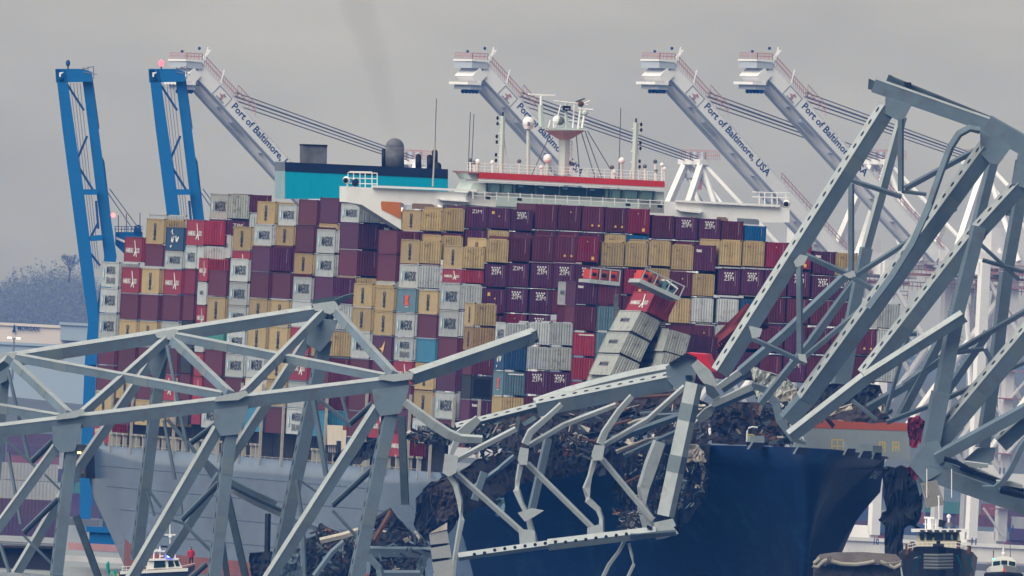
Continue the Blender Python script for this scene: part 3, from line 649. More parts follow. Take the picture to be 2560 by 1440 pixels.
# breakwater and fittings on the bow
UW = 283.0
def bwk(b, poly, depth, m, du=0): b.prism([S(*pu(x, y, UW + du)) for x, y in poly], -SB * depth, m)
b = MB(); bwk(b, [(2018, 1068), (2276, 1076), (2276, 1150), (2010, 1140)], .5, BULW); bk = b.build('breakwater', ship)
b = MB(); bwk(b, [(2024, 1048), (2276, 1058), (2276, 1078), (2018, 1069)], .5, BORANGE, .03); b.build('breakwater_band', bk)
for (x0, x1, y0, y1) in ((2080, 2108, 1099, 1131), (2199, 2212, 1105, 1130), (2232, 2247, 1105, 1128)):
    b = MB(); q = lambda xa, ya, xb, yb: b.bar(S(*pu(xa, ya, UW + 3)), S(*pu(xb, yb, UW + 3)), .1, .1, YEL)
    q(x0, y0, x1, y0 + 1); q(x0, (y0 + y1) / 2, x1, (y0 + y1) / 2 + 1); q(x0, y0, x0, y1); q(x1, y0, x1, y1); q((x0 + x1) / 2, y0, (x0 + x1) / 2, y1); b.build('yellow_rail', bk)
FL = mat('fairlead_grey', (.22, .27, .29), var=.2)
for (x, y, wd) in ((1892, 1103, 38), (2004, 1115, 34), (2126, 1118, 30), (2166, 1124, 32), (2194, 1128, 24)):
    b = MB(); u = 328 if x < 1950 else (334 if x < 2050 else (327 if x < 2140 else (321 if x < 2180 else 315)))
    q = lambda dx, dy, du=0: S(*pu(x + dx, y + dy, u + du))
    b.prism([q(-wd * .42, -14), q(wd * .5, -13), q(wd * .5, 4), q(-wd * .5, 2)], -SB * 1.2, FL); b.prism([q(-wd * .3, 3, .2), q(wd * .45, 4, .2), q(wd * .35, 22, .2), q(-wd * .45, 20, .2)], -SB * .8, BLK)
    b.prism([q(-wd * .62, 20, .3), q(-wd * .3, 2, .3), q(-wd * .2, 2, .3), q(-wd * .5, 20, .3)], -SB * .4, FL)
    b.build('fairlead', ship)
b = MB(); q = lambda x, y: S(*pu(x, y, 327))
b.tube([q(1867, 1104), q(1868, 1078), q(1872, 1070), q(1882, 1067), q(1894, 1069)], .09, INKW, 6); b.build('davit', ship)
b = MB()
for xa, ya, xb, yb in ((1870, 1098, 1870, 1086), (1870, 1086, 1884, 1087), (1884, 1087, 1884, 1098), (1870, 1092, 1884, 1092)): b.bar(q(xa, ya), q(xb, yb), .09, .09, YEL)
b.build('yellow_rail', ship)
# ship's name, painted on the flank of the bow that faces away
b = MB(); o = S(311, 24 + lerp_tab(HT, 311)[0] - 1.0, 15.3)
b.text('DALI', S(*pu(2172, 1196, 312)), (ST * .55 + SZ * -.02 - SB * .8).normalized(), (SZ * .8 + ST * .6).normalized(), 1.9, 1.1, mat('name_white', (.45, .45, .45)), .03)
b.build('name_lettering', hull_o)
# ------------------------------------------------------------ wrecked bridge steel
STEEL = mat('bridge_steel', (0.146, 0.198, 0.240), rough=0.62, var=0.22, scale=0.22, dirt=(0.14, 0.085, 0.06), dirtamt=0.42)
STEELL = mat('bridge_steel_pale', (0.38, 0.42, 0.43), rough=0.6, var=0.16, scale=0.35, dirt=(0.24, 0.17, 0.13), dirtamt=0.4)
STEELD = mat('bridge_steel_torn_shaded', (0.06, 0.085, 0.10), rough=0.7, var=0.4, scale=0.5)  # torn steel, and shaded posts with their shade put into the colour
HOLE = mat('hole_dark', (0.008, 0.012, 0.02), var=0.1); RIVET = mat('splice_plate', (0.16, 0.20, 0.215), rough=0.65, var=0.15)
def beam(par, name, x1, y1, x2, y2, Ya, Yb, wf, wb, flip=1, holes=0.0, m=None, caps=True, pale=None, splice=True):
    """box member between two points; wf is the width of its upper flange and wb that of its web as they appear"""
    m = m or STEEL; P, Q = W(x1, y1, Ya), W(x2, y2, Yb); s = FPX / ((Ya + Yb) / 2); d = (Q - P); L = d.length; d.normalize()
    v = V((0, 1, 0)); e1 = d.cross(v).normalized()
    if e1.z * flip < 0: e1 = -e1
    v2 = d.cross(e1).normalized()
    if v2.y < 0: v2 = -v2
    ph = math.atan2(wf, wb); a = math.hypot(wf, wb) / s
    nf = e1 * math.cos(ph) - v2 * math.sin(ph); nb = -e1 * math.sin(ph) - v2 * math.cos(ph)
    b = MB(); b.box((P + Q) / 2, (L / 2, a / 2, a / 2), m, (d, nf, nb))
    if pale: b.box((P + Q) / 2 + nf * (a / 2 + .02), (L / 2 - .02, .02, a / 2 + .04), pale, (d, nf, nb))  # upper flange laid in paler steel, skylight put into its colour
    if holes:
        n = int(L / holes); ex = a * .15; el = min(.40, holes * .23)
        for k in range(n):
            c = P + d * (L * (k + .5) / n) + nf * (a / 2 + (.045 if pale else .012))
            b.prism([c + d * (el * math.cos(t * math.pi / 4)) + nb * (ex * math.sin(t * math.pi / 4)) for t in range(8)], nf * .004, HOLE)
    if splice and L > 14:
        for t in (.22, .61):
            c = P + d * (L * t); b.box(c, (.9, a / 2 + .035, a / 2 + .035), RIVET, (d, nf, nb)) if not holes else b.box(c + nb * (a / 2), (.9, a / 2 - .06, .03), RIVET, (d, nf, nb))
    return b.build(name, par)
def strip(par, name, pts, w, Y, t=.35, tilt=.35, m=None, flip=1):
    """bent strip: pts are (px, py[, width]) along its middle"""
    m = m or STEELL; P = [W(p[0], p[1], Y) for p in pts]; s = FPX / Y; n = len(P); vs = []
    for i, p in enumerate(P):
        d = (P[min(i + 1, n - 1)] - P[max(i - 1, 0)]).normalized(); e = d.cross(V((0, 1, 0))).normalized()
        if e.z * flip < 0: e = -e
        wd = (pts[i][2] if len(pts[i]) > 2 else w) / s / 2; f = V((0, -1, 0)) * math.cos(tilt) - e * math.sin(tilt); g = e * math.cos(tilt) - V((0, 1, 0)) * math.sin(tilt)
        vs += [p + g * wd + f * t / 2, p - g * wd + f * t / 2, p - g * wd - f * t / 2, p + g * wd - f * t / 2]
    fs = [tuple(i * 4 + q for q in (k, (k + 1) % 4)) + tuple((i + 1) * 4 + q for q in ((k + 1) % 4, k)) for i in range(n - 1) for k in range(4)]
    fs += [(3, 2, 1, 0), tuple((n - 1) * 4 + k for k in range(4))]
    b = MB(); b.add(vs, fs, m); return b.build(name, par)
def gusset(par, poly, Y, t=.5, m=None, name='gusset_plate', dy=0.0):
    b = MB(); b.prism([W(x, y, Y) + V((0, (y - poly[0][1]) * dy, 0)) for x, y in poly], (0, t, 0), m or STEEL); return b.build(name, par)
def rod(par, x1, y1, x2, y2, Y, w, m=None, name='brace', Y2=None): return beam(par, name, x1, y1, x2, y2, Y, Y2 or Y, w * .35, w * .75, m=m or STEEL, splice=False)

# ---- left span: near and far trusses joined by X bracing, leaning towards the camera
YN, YF = 3800.0, 3819.0
lt = empty('bridge_truss', W(500, 1440, YN), 'long grey steel truss with X bracing lying across the ship\'s stern half', 'bridge truss', 'collapsed bridge spans')
def lb_(name, x1, y1, x2, y2, wf, wb, Y1=YN, Y2=None, **k): return beam(lt, name, x1, y1, x2, y2, Y1, Y2 or Y1, wf, wb, **k)
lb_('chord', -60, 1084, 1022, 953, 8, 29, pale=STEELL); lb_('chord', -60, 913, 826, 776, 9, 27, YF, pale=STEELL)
for x1, y1, x2, y2 in ((22, 898, 172, 1037), (420, 846, 198, 1042), (428, 846, 574, 985), (812, 778, 610, 984), (836, 776, 985, 938), (-120, 1000, 22, 900)):
    lb_('lateral_brace', x1, y1, x2, y2, 7, 17, YF, YN, pale=STEELL)
for x1, y1, x2, y2 in ((44, 893, 560, 990), (444, 841, 965, 945), (-200, 985, 150, 1046)): lb_('lateral_brace', x1, y1 + 2, x2, y2, 5, 19, YF - 1, YN + 1, pale=STEELL)
for p in ([(0, 884), (42, 880), (44, 890), (22, 905), (0, 900)], [(386, 832), (440, 822), (448, 832), (425, 850), (392, 844)], [(780, 760), (838, 752), (850, 772), (826, 786), (786, 776)]): gusset(lt, p, YF - 1.0, .3, STEELL, 'node_plate')
for p in ([(142, 1038), (206, 1022), (214, 1032), (190, 1044), (140, 1050)], [(540, 992), (614, 976), (622, 986), (596, 1000), (536, 1004)], [(950, 938), (1034, 930), (1030, 948), (985, 954), (944, 948)]): gusset(lt, p, YN - 1.2, .3, STEELL, 'node_plate')
gusset(lt, [(782, 752), (812, 744), (848, 740), (862, 750), (848, 762), (832, 800), (800, 795), (778, 772)], YF - .4, .8, STEELD, 'torn_plate')
strip(lt, 'torn_plate', [(838, 756, 14), (862, 744, 12), (884, 736, 6)], 12, YF - .8, m=STEELD)
# near web members hang from gussets down to the left
for p in ([(130, 1066), (204, 1058), (198, 1096), (186, 1128), (150, 1132), (132, 1110)], [(534, 1024), (622, 1014), (610, 1060), (594, 1086), (552, 1090), (536, 1064)], [(930, 974), (1024, 962), (1012, 1012), (1000, 1034), (950, 1040), (938, 1020)]): gusset(lt, p, YN - .9, 1.2, STEEL)
lb_('post', 178, 1122, 138, 1460, 6, 27, flip=1, holes=1.45, pale=None); lb_('post', 576, 1080, 533, 1460, 7, 28, holes=1.5); lb_('post', 976, 1030, 886, 1460, 8, 31, holes=1.5)
lb_('diagonal', 146, 1112, -40, 1368, 5, 21, pale=STEELL); lb_('diagonal', 546, 1070, 326, 1450, 8, 22, pale=STEELL); lb_('diagonal', 946, 1018, 664, 1460, 9, 23, pale=STEELL)
# far truss behind
for p in ([(378, 860), (430, 862), (412, 905), (392, 960), (372, 920)], [(770, 800), (846, 800), (826, 850), (800, 880), (766, 860)], [(0, 905), (24, 905), (18, 950), (0, 960)]): gusset(lt, p, YF - 1.5, 1.0, STEEL)
lb_('post', 404, 890, 340, 1400, 7, 25, YF, holes=1.5); lb_('post', 812, 850, 682, 1470, 8, 29, YF, holes=1.5); lb_('post', 12, 930, -12, 1200, 5, 22, YF)
lb_('diagonal', 380, 905, 200, 1165, 6, 20, YF, pale=STEELL); lb_('diagonal', 200, 1165, 20, 1470, 6, 20, YF, pale=STEELL); lb_('diagonal', 775, 840, 575, 1150, 6, 20, YF, pale=STEELL); lb_('diagonal', 575, 1150, 420, 1390, 6, 20, YF)
lb_('post', 190, 1290, 252, 1460, 3, 16, YF, m=STEELD); lb_('post', 566, 1230, 618, 1460, 3, 16, YF, m=STEELD); lb_('post', 1004, 1040, 1013, 1262, 3, 18, YF, m=STEELD); lb_('post', 548, 1300, 570, 1460, 2, 13, YF + 2, m=STEELD)  # posts in shadow: the dark steel colour carries their shade
# cross frames and light sway braces
for x1, y1, x2, y2, w_ in ((2, 1088, 88, 1166, 7), (58, 1080, 78, 1160, 6), (20, 925, 72, 1150, 8), (20, 1130, 52, 1310, 8), (112, 1186, 150, 1224, 5), (60, 1340, 130, 1410, 6), (418, 862, 470, 1130, 9), (410, 1050, 438, 1200, 8), (418, 1048, 490, 1132, 9),
      (512, 1146, 552, 1184, 6), (372, 1226, 404, 1270, 7), (368, 1228, 386, 1290, 6), (402, 1290, 460, 1308, 8), (458, 1308, 530, 1380, 8), (450, 1230, 456, 1292, 6), (790, 992, 880, 1066, 9), (850, 976, 874, 1062, 8), (784, 1000, 816, 1190, 13), (750, 1200, 800, 1236, 6),
      (742, 1200, 756, 1300, 9), (832, 1276, 896, 1346, 8), (758, 1330, 762, 1450, 10), (0, 1360, 30, 1450, 9)): rod(lt, x1, y1, x2, y2, (YN + YF) / 2, w_)
for x1, y1, x2, y2, w_ in ((134, 1104, 80, 1156, 9), (146, 1250, 60, 1334, 9), (548, 1210, 456, 1302, 9), (544, 1060, 478, 1110, 9), (932, 1012, 876, 1062, 9), (934, 1172, 832, 1266, 10), (518, 1412, 480, 1446, 8)):
    rod(lt, x1, y1, x2, y2, (YN + YF) / 2 - 4, w_, STEELD); rod(lt, x1 - 3, y1 - 5, x2 - 3, y2 - 5, (YN + YF) / 2 - 4.6, w_ * .8, STEEL)
# snapped chord end that sticks up to the right, and the bent plate that trails from the node
lb_('broken_chord', 1030, 944, 1338, 838, 13, 26, YN, YN + 6, pale=STEELL); gusset(lt, [(1326, 832), (1343, 824), (1340, 838), (1348, 846), (1338, 850), (1336, 862), (1318, 868)], YN + 5, .4, STEELD, 'torn_plate')
strip(lt, 'bent_plate', [(1012, 1004, 16), (1048, 1034, 22), (1086, 1062, 24), (1120, 1084, 24), (1152, 1096, 20), (1206, 1098, 16)], 22, YN - 4, t=.5, tilt=.5, flip=1)
strip(lt, 'bent_plate', [(500, 1140, 12), (545, 1196, 30), (620, 1232, 26), (690, 1262, 22)], 24, YF + 8, m=STEEL); strip(lt, 'bent_plate', [(578, 1222, 16), (640, 1256, 16), (706, 1286, 14)], 14, YF + 6, m=STEELL); strip(lt, 'bent_plate', [(578, 1216, 8), (640, 1247, 8), (706, 1277, 8)], 8, YF + 5, m=STEELD)

# ---- right span, reared up on end
YR, YQ = 3880.0, 3896.0
rt = empty('bridge_truss', W(2300, 1440, YR), 'tall grey steel truss reared up at a slant over the ship\'s bow', 'bridge truss', 'collapsed bridge spans')
def rb(name, x1, y1, x2, y2, wf, wb, Y1=YR, Y2=None, **k): return beam(rt, name, x1, y1, x2, y2, Y1, Y2 or Y1, wf, wb, **k)
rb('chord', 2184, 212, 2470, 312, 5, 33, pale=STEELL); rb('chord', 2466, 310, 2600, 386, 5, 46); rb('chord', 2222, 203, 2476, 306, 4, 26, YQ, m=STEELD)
gusset(rt, [(2172, 196), (2190, 204), (2184, 226), (2170, 222)], YR - .3, 1.8, STEELD, 'torn_plate'); gusset(rt, [(2222, 186), (2232, 190), (2222, 210), (2214, 206)], YQ - .3, 1.6, STEELD, 'torn_plate')
gusset(rt, [(2260, 205), (2278, 206), (2280, 222), (2262, 216)], YQ - 1.2, .4, BLK, 'torn_plate')
for p in ([(2214, 240), (2280, 262), (2262, 296), (2244, 300), (2228, 292), (2212, 284)], [(2450, 322), (2540, 352), (2512, 390), (2496, 412), (2474, 408), (2452, 384)], [(2546, 380), (2600, 400), (2600, 470), (2560, 470), (2530, 460)]): gusset(rt, p, YR - .9, 1.3, STEEL)
# slanting members with lightening holes in the upper flange
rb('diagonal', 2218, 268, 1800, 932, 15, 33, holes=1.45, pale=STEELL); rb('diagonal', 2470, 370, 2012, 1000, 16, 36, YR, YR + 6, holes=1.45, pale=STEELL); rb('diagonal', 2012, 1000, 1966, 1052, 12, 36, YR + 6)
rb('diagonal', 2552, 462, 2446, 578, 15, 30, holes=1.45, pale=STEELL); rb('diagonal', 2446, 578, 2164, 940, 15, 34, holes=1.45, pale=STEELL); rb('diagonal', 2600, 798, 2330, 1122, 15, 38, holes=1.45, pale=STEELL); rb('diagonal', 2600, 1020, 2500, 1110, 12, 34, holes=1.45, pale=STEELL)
rb('diagonal', 2410, 790, 2164, 946, 11, 22, YR - 3, pale=STEELL); rb('diagonal', 2164, 946, 1976, 1092, 11, 24, YR - 3, pale=STEELL); rb('diagonal', 2600, 1004, 2340, 1146, 8, 26, YR - 2)
rb('post', 2256, 292, 2166, 620, 7, 17, YQ, pale=STEELL); rb('post', 2166, 620, 2128, 800, 7, 26, YQ); rb('post', 2128, 800, 2102, 960, 8, 40, YQ, m=STEEL)
rb('post', 2484, 396, 2440, 570, 9, 20, YQ); rb('post', 2446, 566, 2392, 780, 10, 30, YR - 1); rb('post', 2392, 780, 2342, 1040, 10, 32, YR - 1); rb('post', 2352, 980, 2316, 1160, 8, 40, YR - 1)
rb('post', 2560, 440, 2516, 680, 9, 26, YQ); rb('post', 2516, 680, 2490, 900, 9, 26, YQ); rb('post', 2490, 900, 2456, 1120, 9, 28, YQ)
rb('post', 2544, 400, 2520, 540, 3, 8, YR)
# sway bracing between the two planes
for x1, y1, x2, y2, w_ in ((2252, 296, 2252, 478, 14), (2128, 460, 2128, 682, 14), (1998, 648, 2000, 896, 15), (2090, 438, 2254, 492, 12), (2254, 478, 2316, 486, 9), (2262, 472, 2446, 372, 14), (2014, 638, 2132, 692, 14), (2130, 692, 2184, 724, 14), (2136, 690, 2240, 624, 13), (2240, 624, 2390, 520, 12),
      (1880, 846, 2016, 908, 12), (2012, 892, 2160, 768, 13), (2160, 768, 2200, 736, 12), (2390, 880, 2590, 762, 14), (2388, 882, 2460, 872, 11), (2462, 872, 2486, 918, 11), (2216, 1056, 2336, 1010, 12), (2336, 1010, 2480, 944, 12), (2480, 944, 2560, 906, 11), (2270, 842, 2214, 1034, 10), (2256, 836, 2292, 834, 12), (2456, 650, 2560, 680, 10),
      (2440, 600, 2548, 700, 9), (2130, 1000, 2192, 1050, 9)): rod(rt, x1, y1, x2, y2, YR + 5, w_)
for x1, y1, x2, y2, w_ in ((2128, 676, 1960, 836, 22), (2136, 704, 2030, 850, 20), (1960, 836, 1850, 930, 22), (2030, 850, 1900, 1010, 18), (2376, 800, 2252, 1040, 22), (2290, 950, 2170, 1020, 20), (2364, 890, 2260, 964, 20), (2470, 830, 2380, 960, 20), (2380, 960, 2340, 1030, 18)): beam(rt, 'strut', x1, y1, x2, y2, YQ + 3, YQ + 3, w_ * .35, w_ * .8)
strip(rt, 'curved_strut', [(2450, 326, 16), (2424, 320, 17), (2398, 334, 17), (2376, 368, 17), (2352, 430, 16), (2322, 516, 16), (2282, 606, 15), (2230, 690, 15), (2170, 770, 15)], 16, YR - 2, m=STEEL, flip=-1)
strip(rt, 'curved_strut', [(2450, 330, 6), (2426, 326, 6), (2402, 339, 6), (2382, 370, 6), (2358, 432, 5), (2330, 512, 5)], 5, YR - 2.6, m=STEELD, t=.2)
gusset(rt, [(2000, 636), (2020, 640), (2010, 662), (1990, 668), (1984, 654)], YR - 1.6, .4, STEELL, 'node_plate'); gusset(rt, [(2106, 686), (2134, 676), (2140, 690), (2124, 696)], YR - 1.6, .4, STEELL, 'node_plate'); gusset(rt, [(1994, 884), (2014, 886), (2018, 908), (1998, 900)], YR - 1.6, .4, STEELL, 'node_plate'); gusset(rt, [(1872, 814), (1906, 822), (1900, 842), (1880, 846)], YR - 1.6, .4, STEELL, 'node_plate'); gusset(rt, [(2138, 940), (2180, 920), (2158, 962), (2128, 985)], YR - 1.6, .4, STEEL)
# lower chord and torn plating at the foot
gusset(rt, [(2312, 1108), (2346, 1100), (2366, 1150), (2352, 1184), (2310, 1206), (2272, 1162)], YR - 2, 1.6, STEEL)
rb('chord', 2318, 1176, 2560, 1262, 8, 42, YR - 1); rb('chord', 2560, 1262, 2640, 1290, 8, 42, YR - 1); gusset(rt, [(2444, 1120), (2490, 1118), (2484, 1150), (2452, 1172), (2410, 1150)], YR - 1, 1.2, STEEL)
for k, (x1, y1, x2, y2, w_, m_) in enumerate(((2362, 1158, 2560, 1232, 22, STEEL), (2380, 1152, 2500, 1200, 12, STEELL), (2400, 1170, 2560, 1226, 9, BLK), (2410, 1158, 2470, 1164, 12, STEELL), (2490, 1206, 2556, 1216, 12, STEELL), (2500, 1226, 2590, 1246, 12, BLK), (2360, 1146, 2420, 1170, 10, BLK))): strip(rt, 'torn_plate', [(x1, y1, w_), ((x1 + x2) / 2, (y1 + y2) / 2 - 3 + 4 * (k % 2), w_ * 1.1), (x2, y2, w_ * .7)], w_, YR - 4 - k * .3, m=m_)
strip(rt, 'curved_strut', [(2580, 1080, 15), (2552, 1122, 15), (2526, 1176, 14), (2506, 1206, 14), (2486, 1220, 12), (2456, 1218, 8)], 14, YR - 6, m=STEEL)
gusset(rt, [(2318, 1162), (2326, 1190), (2300, 1240), (2290, 1200)], YR - 1, .8, STEEL)

# ---- centre span, crushed over the forecastle
YC = 3918.0
ct = empty('bridge_truss', W(1400, 1440, YC), 'buckled and twisted steel truss hanging over the crushed bow deck', 'bridge truss', 'collapsed bridge spans')
def cs(name, pts, w_, dy=0, **k): return strip(ct, name, pts, w_, YC + dy, **k)
def cb(name, x1, y1, x2, y2, wf, wb, dy=0, **k): return beam(ct, name, x1, y1, x2, y2, YC + dy, YC + dy, wf, wb, **k)
cs('chord', [(1338, 1012, 26), (1420, 984, 26), (1500, 962, 26), (1590, 940, 24), (1660, 926, 22), (1690, 922, 18)], 24, 2, t=1.0, tilt=.6)
cs('chord', [(1334, 1008, 8), (1420, 994, 12), (1500, 974, 14), (1590, 952, 14), (1676, 934, 12)], 12, 1.0, m=STEEL, t=.5)
cb('chord', 1140, 1068, 1342, 1016, 11, 9, -1, holes=1.2, pale=STEELL); cb('chord', 1342, 1020, 1680, 952, 13, 34, -1, holes=1.2, pale=STEELL)
cs('bent_plate', [(1150, 1090, 30), (1170, 1070, 26), (1196, 1046, 18)], 24, -3, m=STEELL)
gusset(ct, [(1664, 916), (1716, 888), (1746, 902), (1736, 958), (1690, 972), (1668, 950)], YC - 2, 1.5, STEEL); gusset(ct, [(1714, 938), (1730, 938), (1730, 948), (1714, 948)], YC - 2.3, .2, HOLE)
gusset(ct, [(1672, 908), (1716, 882), (1744, 894), (1740, 900), (1716, 892), (1676, 914)], YC - 2.6, .5, BLK, 'torn_plate')
cs('bent_plate', [(1736, 906, 20), (1764, 938, 34), (1786, 968, 24)], 30, -4, m=STEELL); cs('bent_plate', [(1770, 978, 18), (1800, 1000, 24), (1770, 1030, 26), (1745, 1050, 18)], 24, -3, m=STEELL)
for x1, y1, x2, y2, m_ in ((1796, 968, 1870, 916, STEELL), (1806, 976, 1876, 926, STEEL), (1780, 1012, 1880, 966, STEELL), (1786, 1020, 1886, 976, STEEL)): cs('bent_plate', [(x1, y1, 14), (x2, y2, 18)], 14, -5 + (m_ is STEEL) * .6, m=m_)
cs('bent_plate', [(1880, 962, 14), (1912, 974, 18), (1940, 1010, 20), (1950, 1050, 20), (1982, 1098, 14), (2016, 1108, 8)], 16, -2, m=STEEL); gusset(ct, [(1762, 958), (1784, 966), (1800, 988), (1782, 998), (1766, 984)], YC - 5.5, .4, STEELD)
cb('post', 1736, 958, 1664, 1290, 30, 14, -6, m=STEELL); cs('post', [(1648, 1104, 26), (1628, 1160, 30), (1608, 1220, 26), (1606, 1268, 22), (1622, 1318, 26), (1632, 1340, 20)], 26, -4, m=STEELL, t=.9)
cs('post', [(1662, 1100, 6), (1642, 1166, 8), (1624, 1222, 8), (1620, 1270, 8), (1634, 1310, 6)], 8, -3, m=STEELD, t=.9)
gusset(ct, [(1636, 1306), (1682, 1296), (1690, 1314), (1684, 1318), (1697, 1334), (1660, 1346), (1640, 1350), (1634, 1330)], YC - 8, 1.0, STEELL); gusset(ct, [(1618, 1312), (1632, 1318), (1628, 1326), (1616, 1320)], YC - 8.5, .2, HOLE)
cb('chord', 1146, 1392, 1380, 1360, 9, 12, -8, m=STEELL, flip=-1); cb('chord', 1370, 1362, 1640, 1330, 13, 16, -8, m=STEELL); cb('chord', 1576, 1340, 1690, 1332, 5, 10, -8.5, m=STEELD)
for k in range(16):
    b = MB()
    t = k / 15; x = 1186 + t * 380; y = 1385 - t * 51 - (4 if .1 < t < .6 else 0); c = W(x, y + 1, YC - 9.2)
    b.prism([c + V((.20 * math.cos(q * math.pi / 3), 0, .20 * math.sin(q * math.pi / 3))) for q in range(6)], (0, .1, 0), HOLE); b.build('chord_opening', ct)
def node(pts_up, plate, pts_dn, w_):
    cs('post', pts_up, w_, -6, t=.5); gusset(ct, plate, YC - 7, .8, STEELL); cs('post', pts_dn, w_, -6, t=.5)
node([(1580, 990, 12), (1548, 1026, 13), (1512, 1080, 16), (1500, 1110, 18)], [(1486, 1112), (1512, 1114), (1506, 1150), (1484, 1152), (1478, 1140)], [(1486, 1150, 12), (1474, 1192, 9), (1466, 1220, 17), (1470, 1250, 15), (1496, 1274, 11), (1504, 1296, 9), (1504, 1340, 12)], 12)
node([(1404, 1010, 10), (1372, 1040, 12), (1326, 1080, 16), (1312, 1110, 16)], [(1300, 1118), (1322, 1122), (1318, 1162), (1300, 1162), (1294, 1150)], [(1302, 1160, 12), (1294, 1200, 9), (1292, 1226, 16), (1304, 1258, 10), (1320, 1290, 10), (1332, 1340, 16), (1340, 1366, 12)], 12)
gusset(ct, [(1112, 1134), (1146, 1140), (1140, 1182), (1122, 1192), (1106, 1182)], YC - 7, 1.0, STEELL); cs('post', [(1120, 1186, 8), (1140, 1214, 12), (1150, 1254, 12), (1154, 1300, 12), (1144, 1350, 9), (1136, 1400, 8), (1132, 1450, 8)], 10, -6, t=.5); cs('post', [(1126, 1140, 10), (1144, 1096, 18)], 14, -5)
for x1, y1, x2, y2, wf, wb in ((1142, 1184, 1312, 1336, 6, 9), (1318, 1158, 1488, 1326, 6, 9), (1504, 1146, 1632, 1300, 6, 9), (1140, 1150, 1290, 1072, 5, 10), (1322, 1114, 1410, 1062, 5, 9), (1410, 1062, 1540, 1012, 5, 9), (1508, 1114, 1620, 1048, 5, 9), (1620, 1048, 1712, 966, 5, 9)): cb('diagonal', x1, y1, x2, y2, wf, wb, -5, m=STEELL)
for x1, y1, x2, y2, wf, wb in ((1370, 1096, 1328, 1280, 6, 16), (1182, 1220, 1250, 1170, 6, 6), (1250, 1170, 1286, 1140, 5, 8), (1530, 1100, 1700, 1040, 8, 12), (1560, 1140, 1690, 1080, 5, 9), (1210, 1180, 1186, 1250, 3, 16)): cb('strut', x1, y1, x2, y2, wf, wb, 8, m=STEEL)
for p in ([(1294, 1282), (1330, 1270), (1360, 1276), (1332, 1294), (1312, 1304)], [(1296, 1322), (1336, 1326), (1340, 1366), (1300, 1366)], [(1468, 1320), (1500, 1310), (1514, 1340), (1468, 1344)]): gusset(ct, p, YC - 7.6, .5, STEELL)
for pts in ([(1562, 1352, 7), (1546, 1380, 7), (1522, 1412, 8), (1504, 1450, 8)], [(1572, 1358, 5), (1580, 1390, 5), (1584, 1412, 6), (1568, 1446, 6)]): cs('hanging_strap', pts, 6, -7)
# ------------------------------------------------------------ tumbled containers and wreckage on the bow
def face_box(px_tl, px_tr, px_bl, Y, depth, kind, label, side_px, name='shipping_container', L=F40):
    """a container turned out of line: its long left side shown by three corners in the photo, or its end"""
    pass
def loose(kind, L, c, X, Yv, label, H=CH, crush=0.0):
    """container with local axes: X across (right), Yv aft, Z their product"""
    global NCONT
    body, dm = cont_mesh(kind, L)
    X = X.normalized(); Z = X.cross(Yv).normalized(); Yv = Z.cross(X)
    if crush:
        body = body.copy(); rr = random.Random(int(c.x * 10))
        for v in body.vertices:
            t = v.co.y / L + .5; v.co.z += crush * math.sin(t * 5 + v.co.x) * (v.co.z / CH); v.co.x += crush * .6 * math.sin(v.co.z * 2 + t * 3)
    o = bpy.data.objects.new('shipping_container', body); COL.objects.link(o)
    o.matrix_world = Matrix.LocRotScale(c, Matrix((X, Yv, Z)).transposed().to_quaternion(), V((1, 1, H / CH)))
    tag(o, label, 'shipping container', GRP); NCONT += 1
    if not crush:
        d = bpy.data.objects.new('door', dm); COL.objects.link(d); d.parent = o
    return o
def rolled(kind, px, py, Y, roll, label, yaw=10.0, L=F40, H=2.75, crush=0.0):
    """px, py: upper front left corner of the end face; roll in degrees clockwise as seen"""
    yw, rl = math.radians(yaw), math.radians(roll)
    X0 = V((math.cos(yw), math.sin(yw), 0)); A = V((-math.sin(yw), math.cos(yw), 0)); Z0 = V((0, 0, 1))
    X = X0 * math.cos(rl) - Z0 * math.sin(rl); Z = Z0 * math.cos(rl) + X0 * math.sin(rl)
    p = W(px, py, Y); c = p + X * CW / 2 + A * L / 2 - Z * H
    return loose(kind, L, c, X, A, label, H, crush)
KINDS['gw'] = ('gr', 'gl', 'plain', ''); KINDS['rw'] = ('r', 'hs', 'rod', '')
UD = 258
ds = lambda px, py, u=UD: (pu(px, py, u)); dist = lambda u, v: (S(u, v, 20) - CAM).dot(FWD)
YT = 3962.0
rolled('rw', 1640, 729, YT, 23, 'red container with white lettering, tilted at the top of the toppled stack', 11, H=2.45)
rolled('gw', 1604, 776, YT, 25, 'dirty grey container tilted just below the toppled red one', 11, H=2.5)
rolled('gw', 1574, 830, YT, 23, 'dirty grey container in the middle of the toppled stack', 11, H=2.5)
rolled('gw', 1550, 885, YT, 22, 'dirty grey container low in the toppled stack above the bent steel', 11, H=2.5)
rolled('gw', 1674, 821, YT - 3, 13, 'dented grey container leaning right beside the toppled stack', 13, H=2.55)
rolled('gw', 1663, 877, YT - 3, 14, 'streaked grey container under the dented leaning one', 13, H=2.55)
rolled('gw', 1650, 936, YT - 3, 12, 'dark streaked grey container at the foot of the right leaning pair', 13, H=2.5)
rolled('mp', 1740, 835, YT + 6, 5, 'plum container slumped between the leaning grey pair and the red ribbed box', 12)
rolled('mp', 1728, 895, YT + 6, 4, 'plum container low between the leaning grey pair and the red panel', 12)
rolled('gw', 1530, 938, YT + 2, 16, 'crushed grey container half buried under the bent chord', 12, crush=.1)
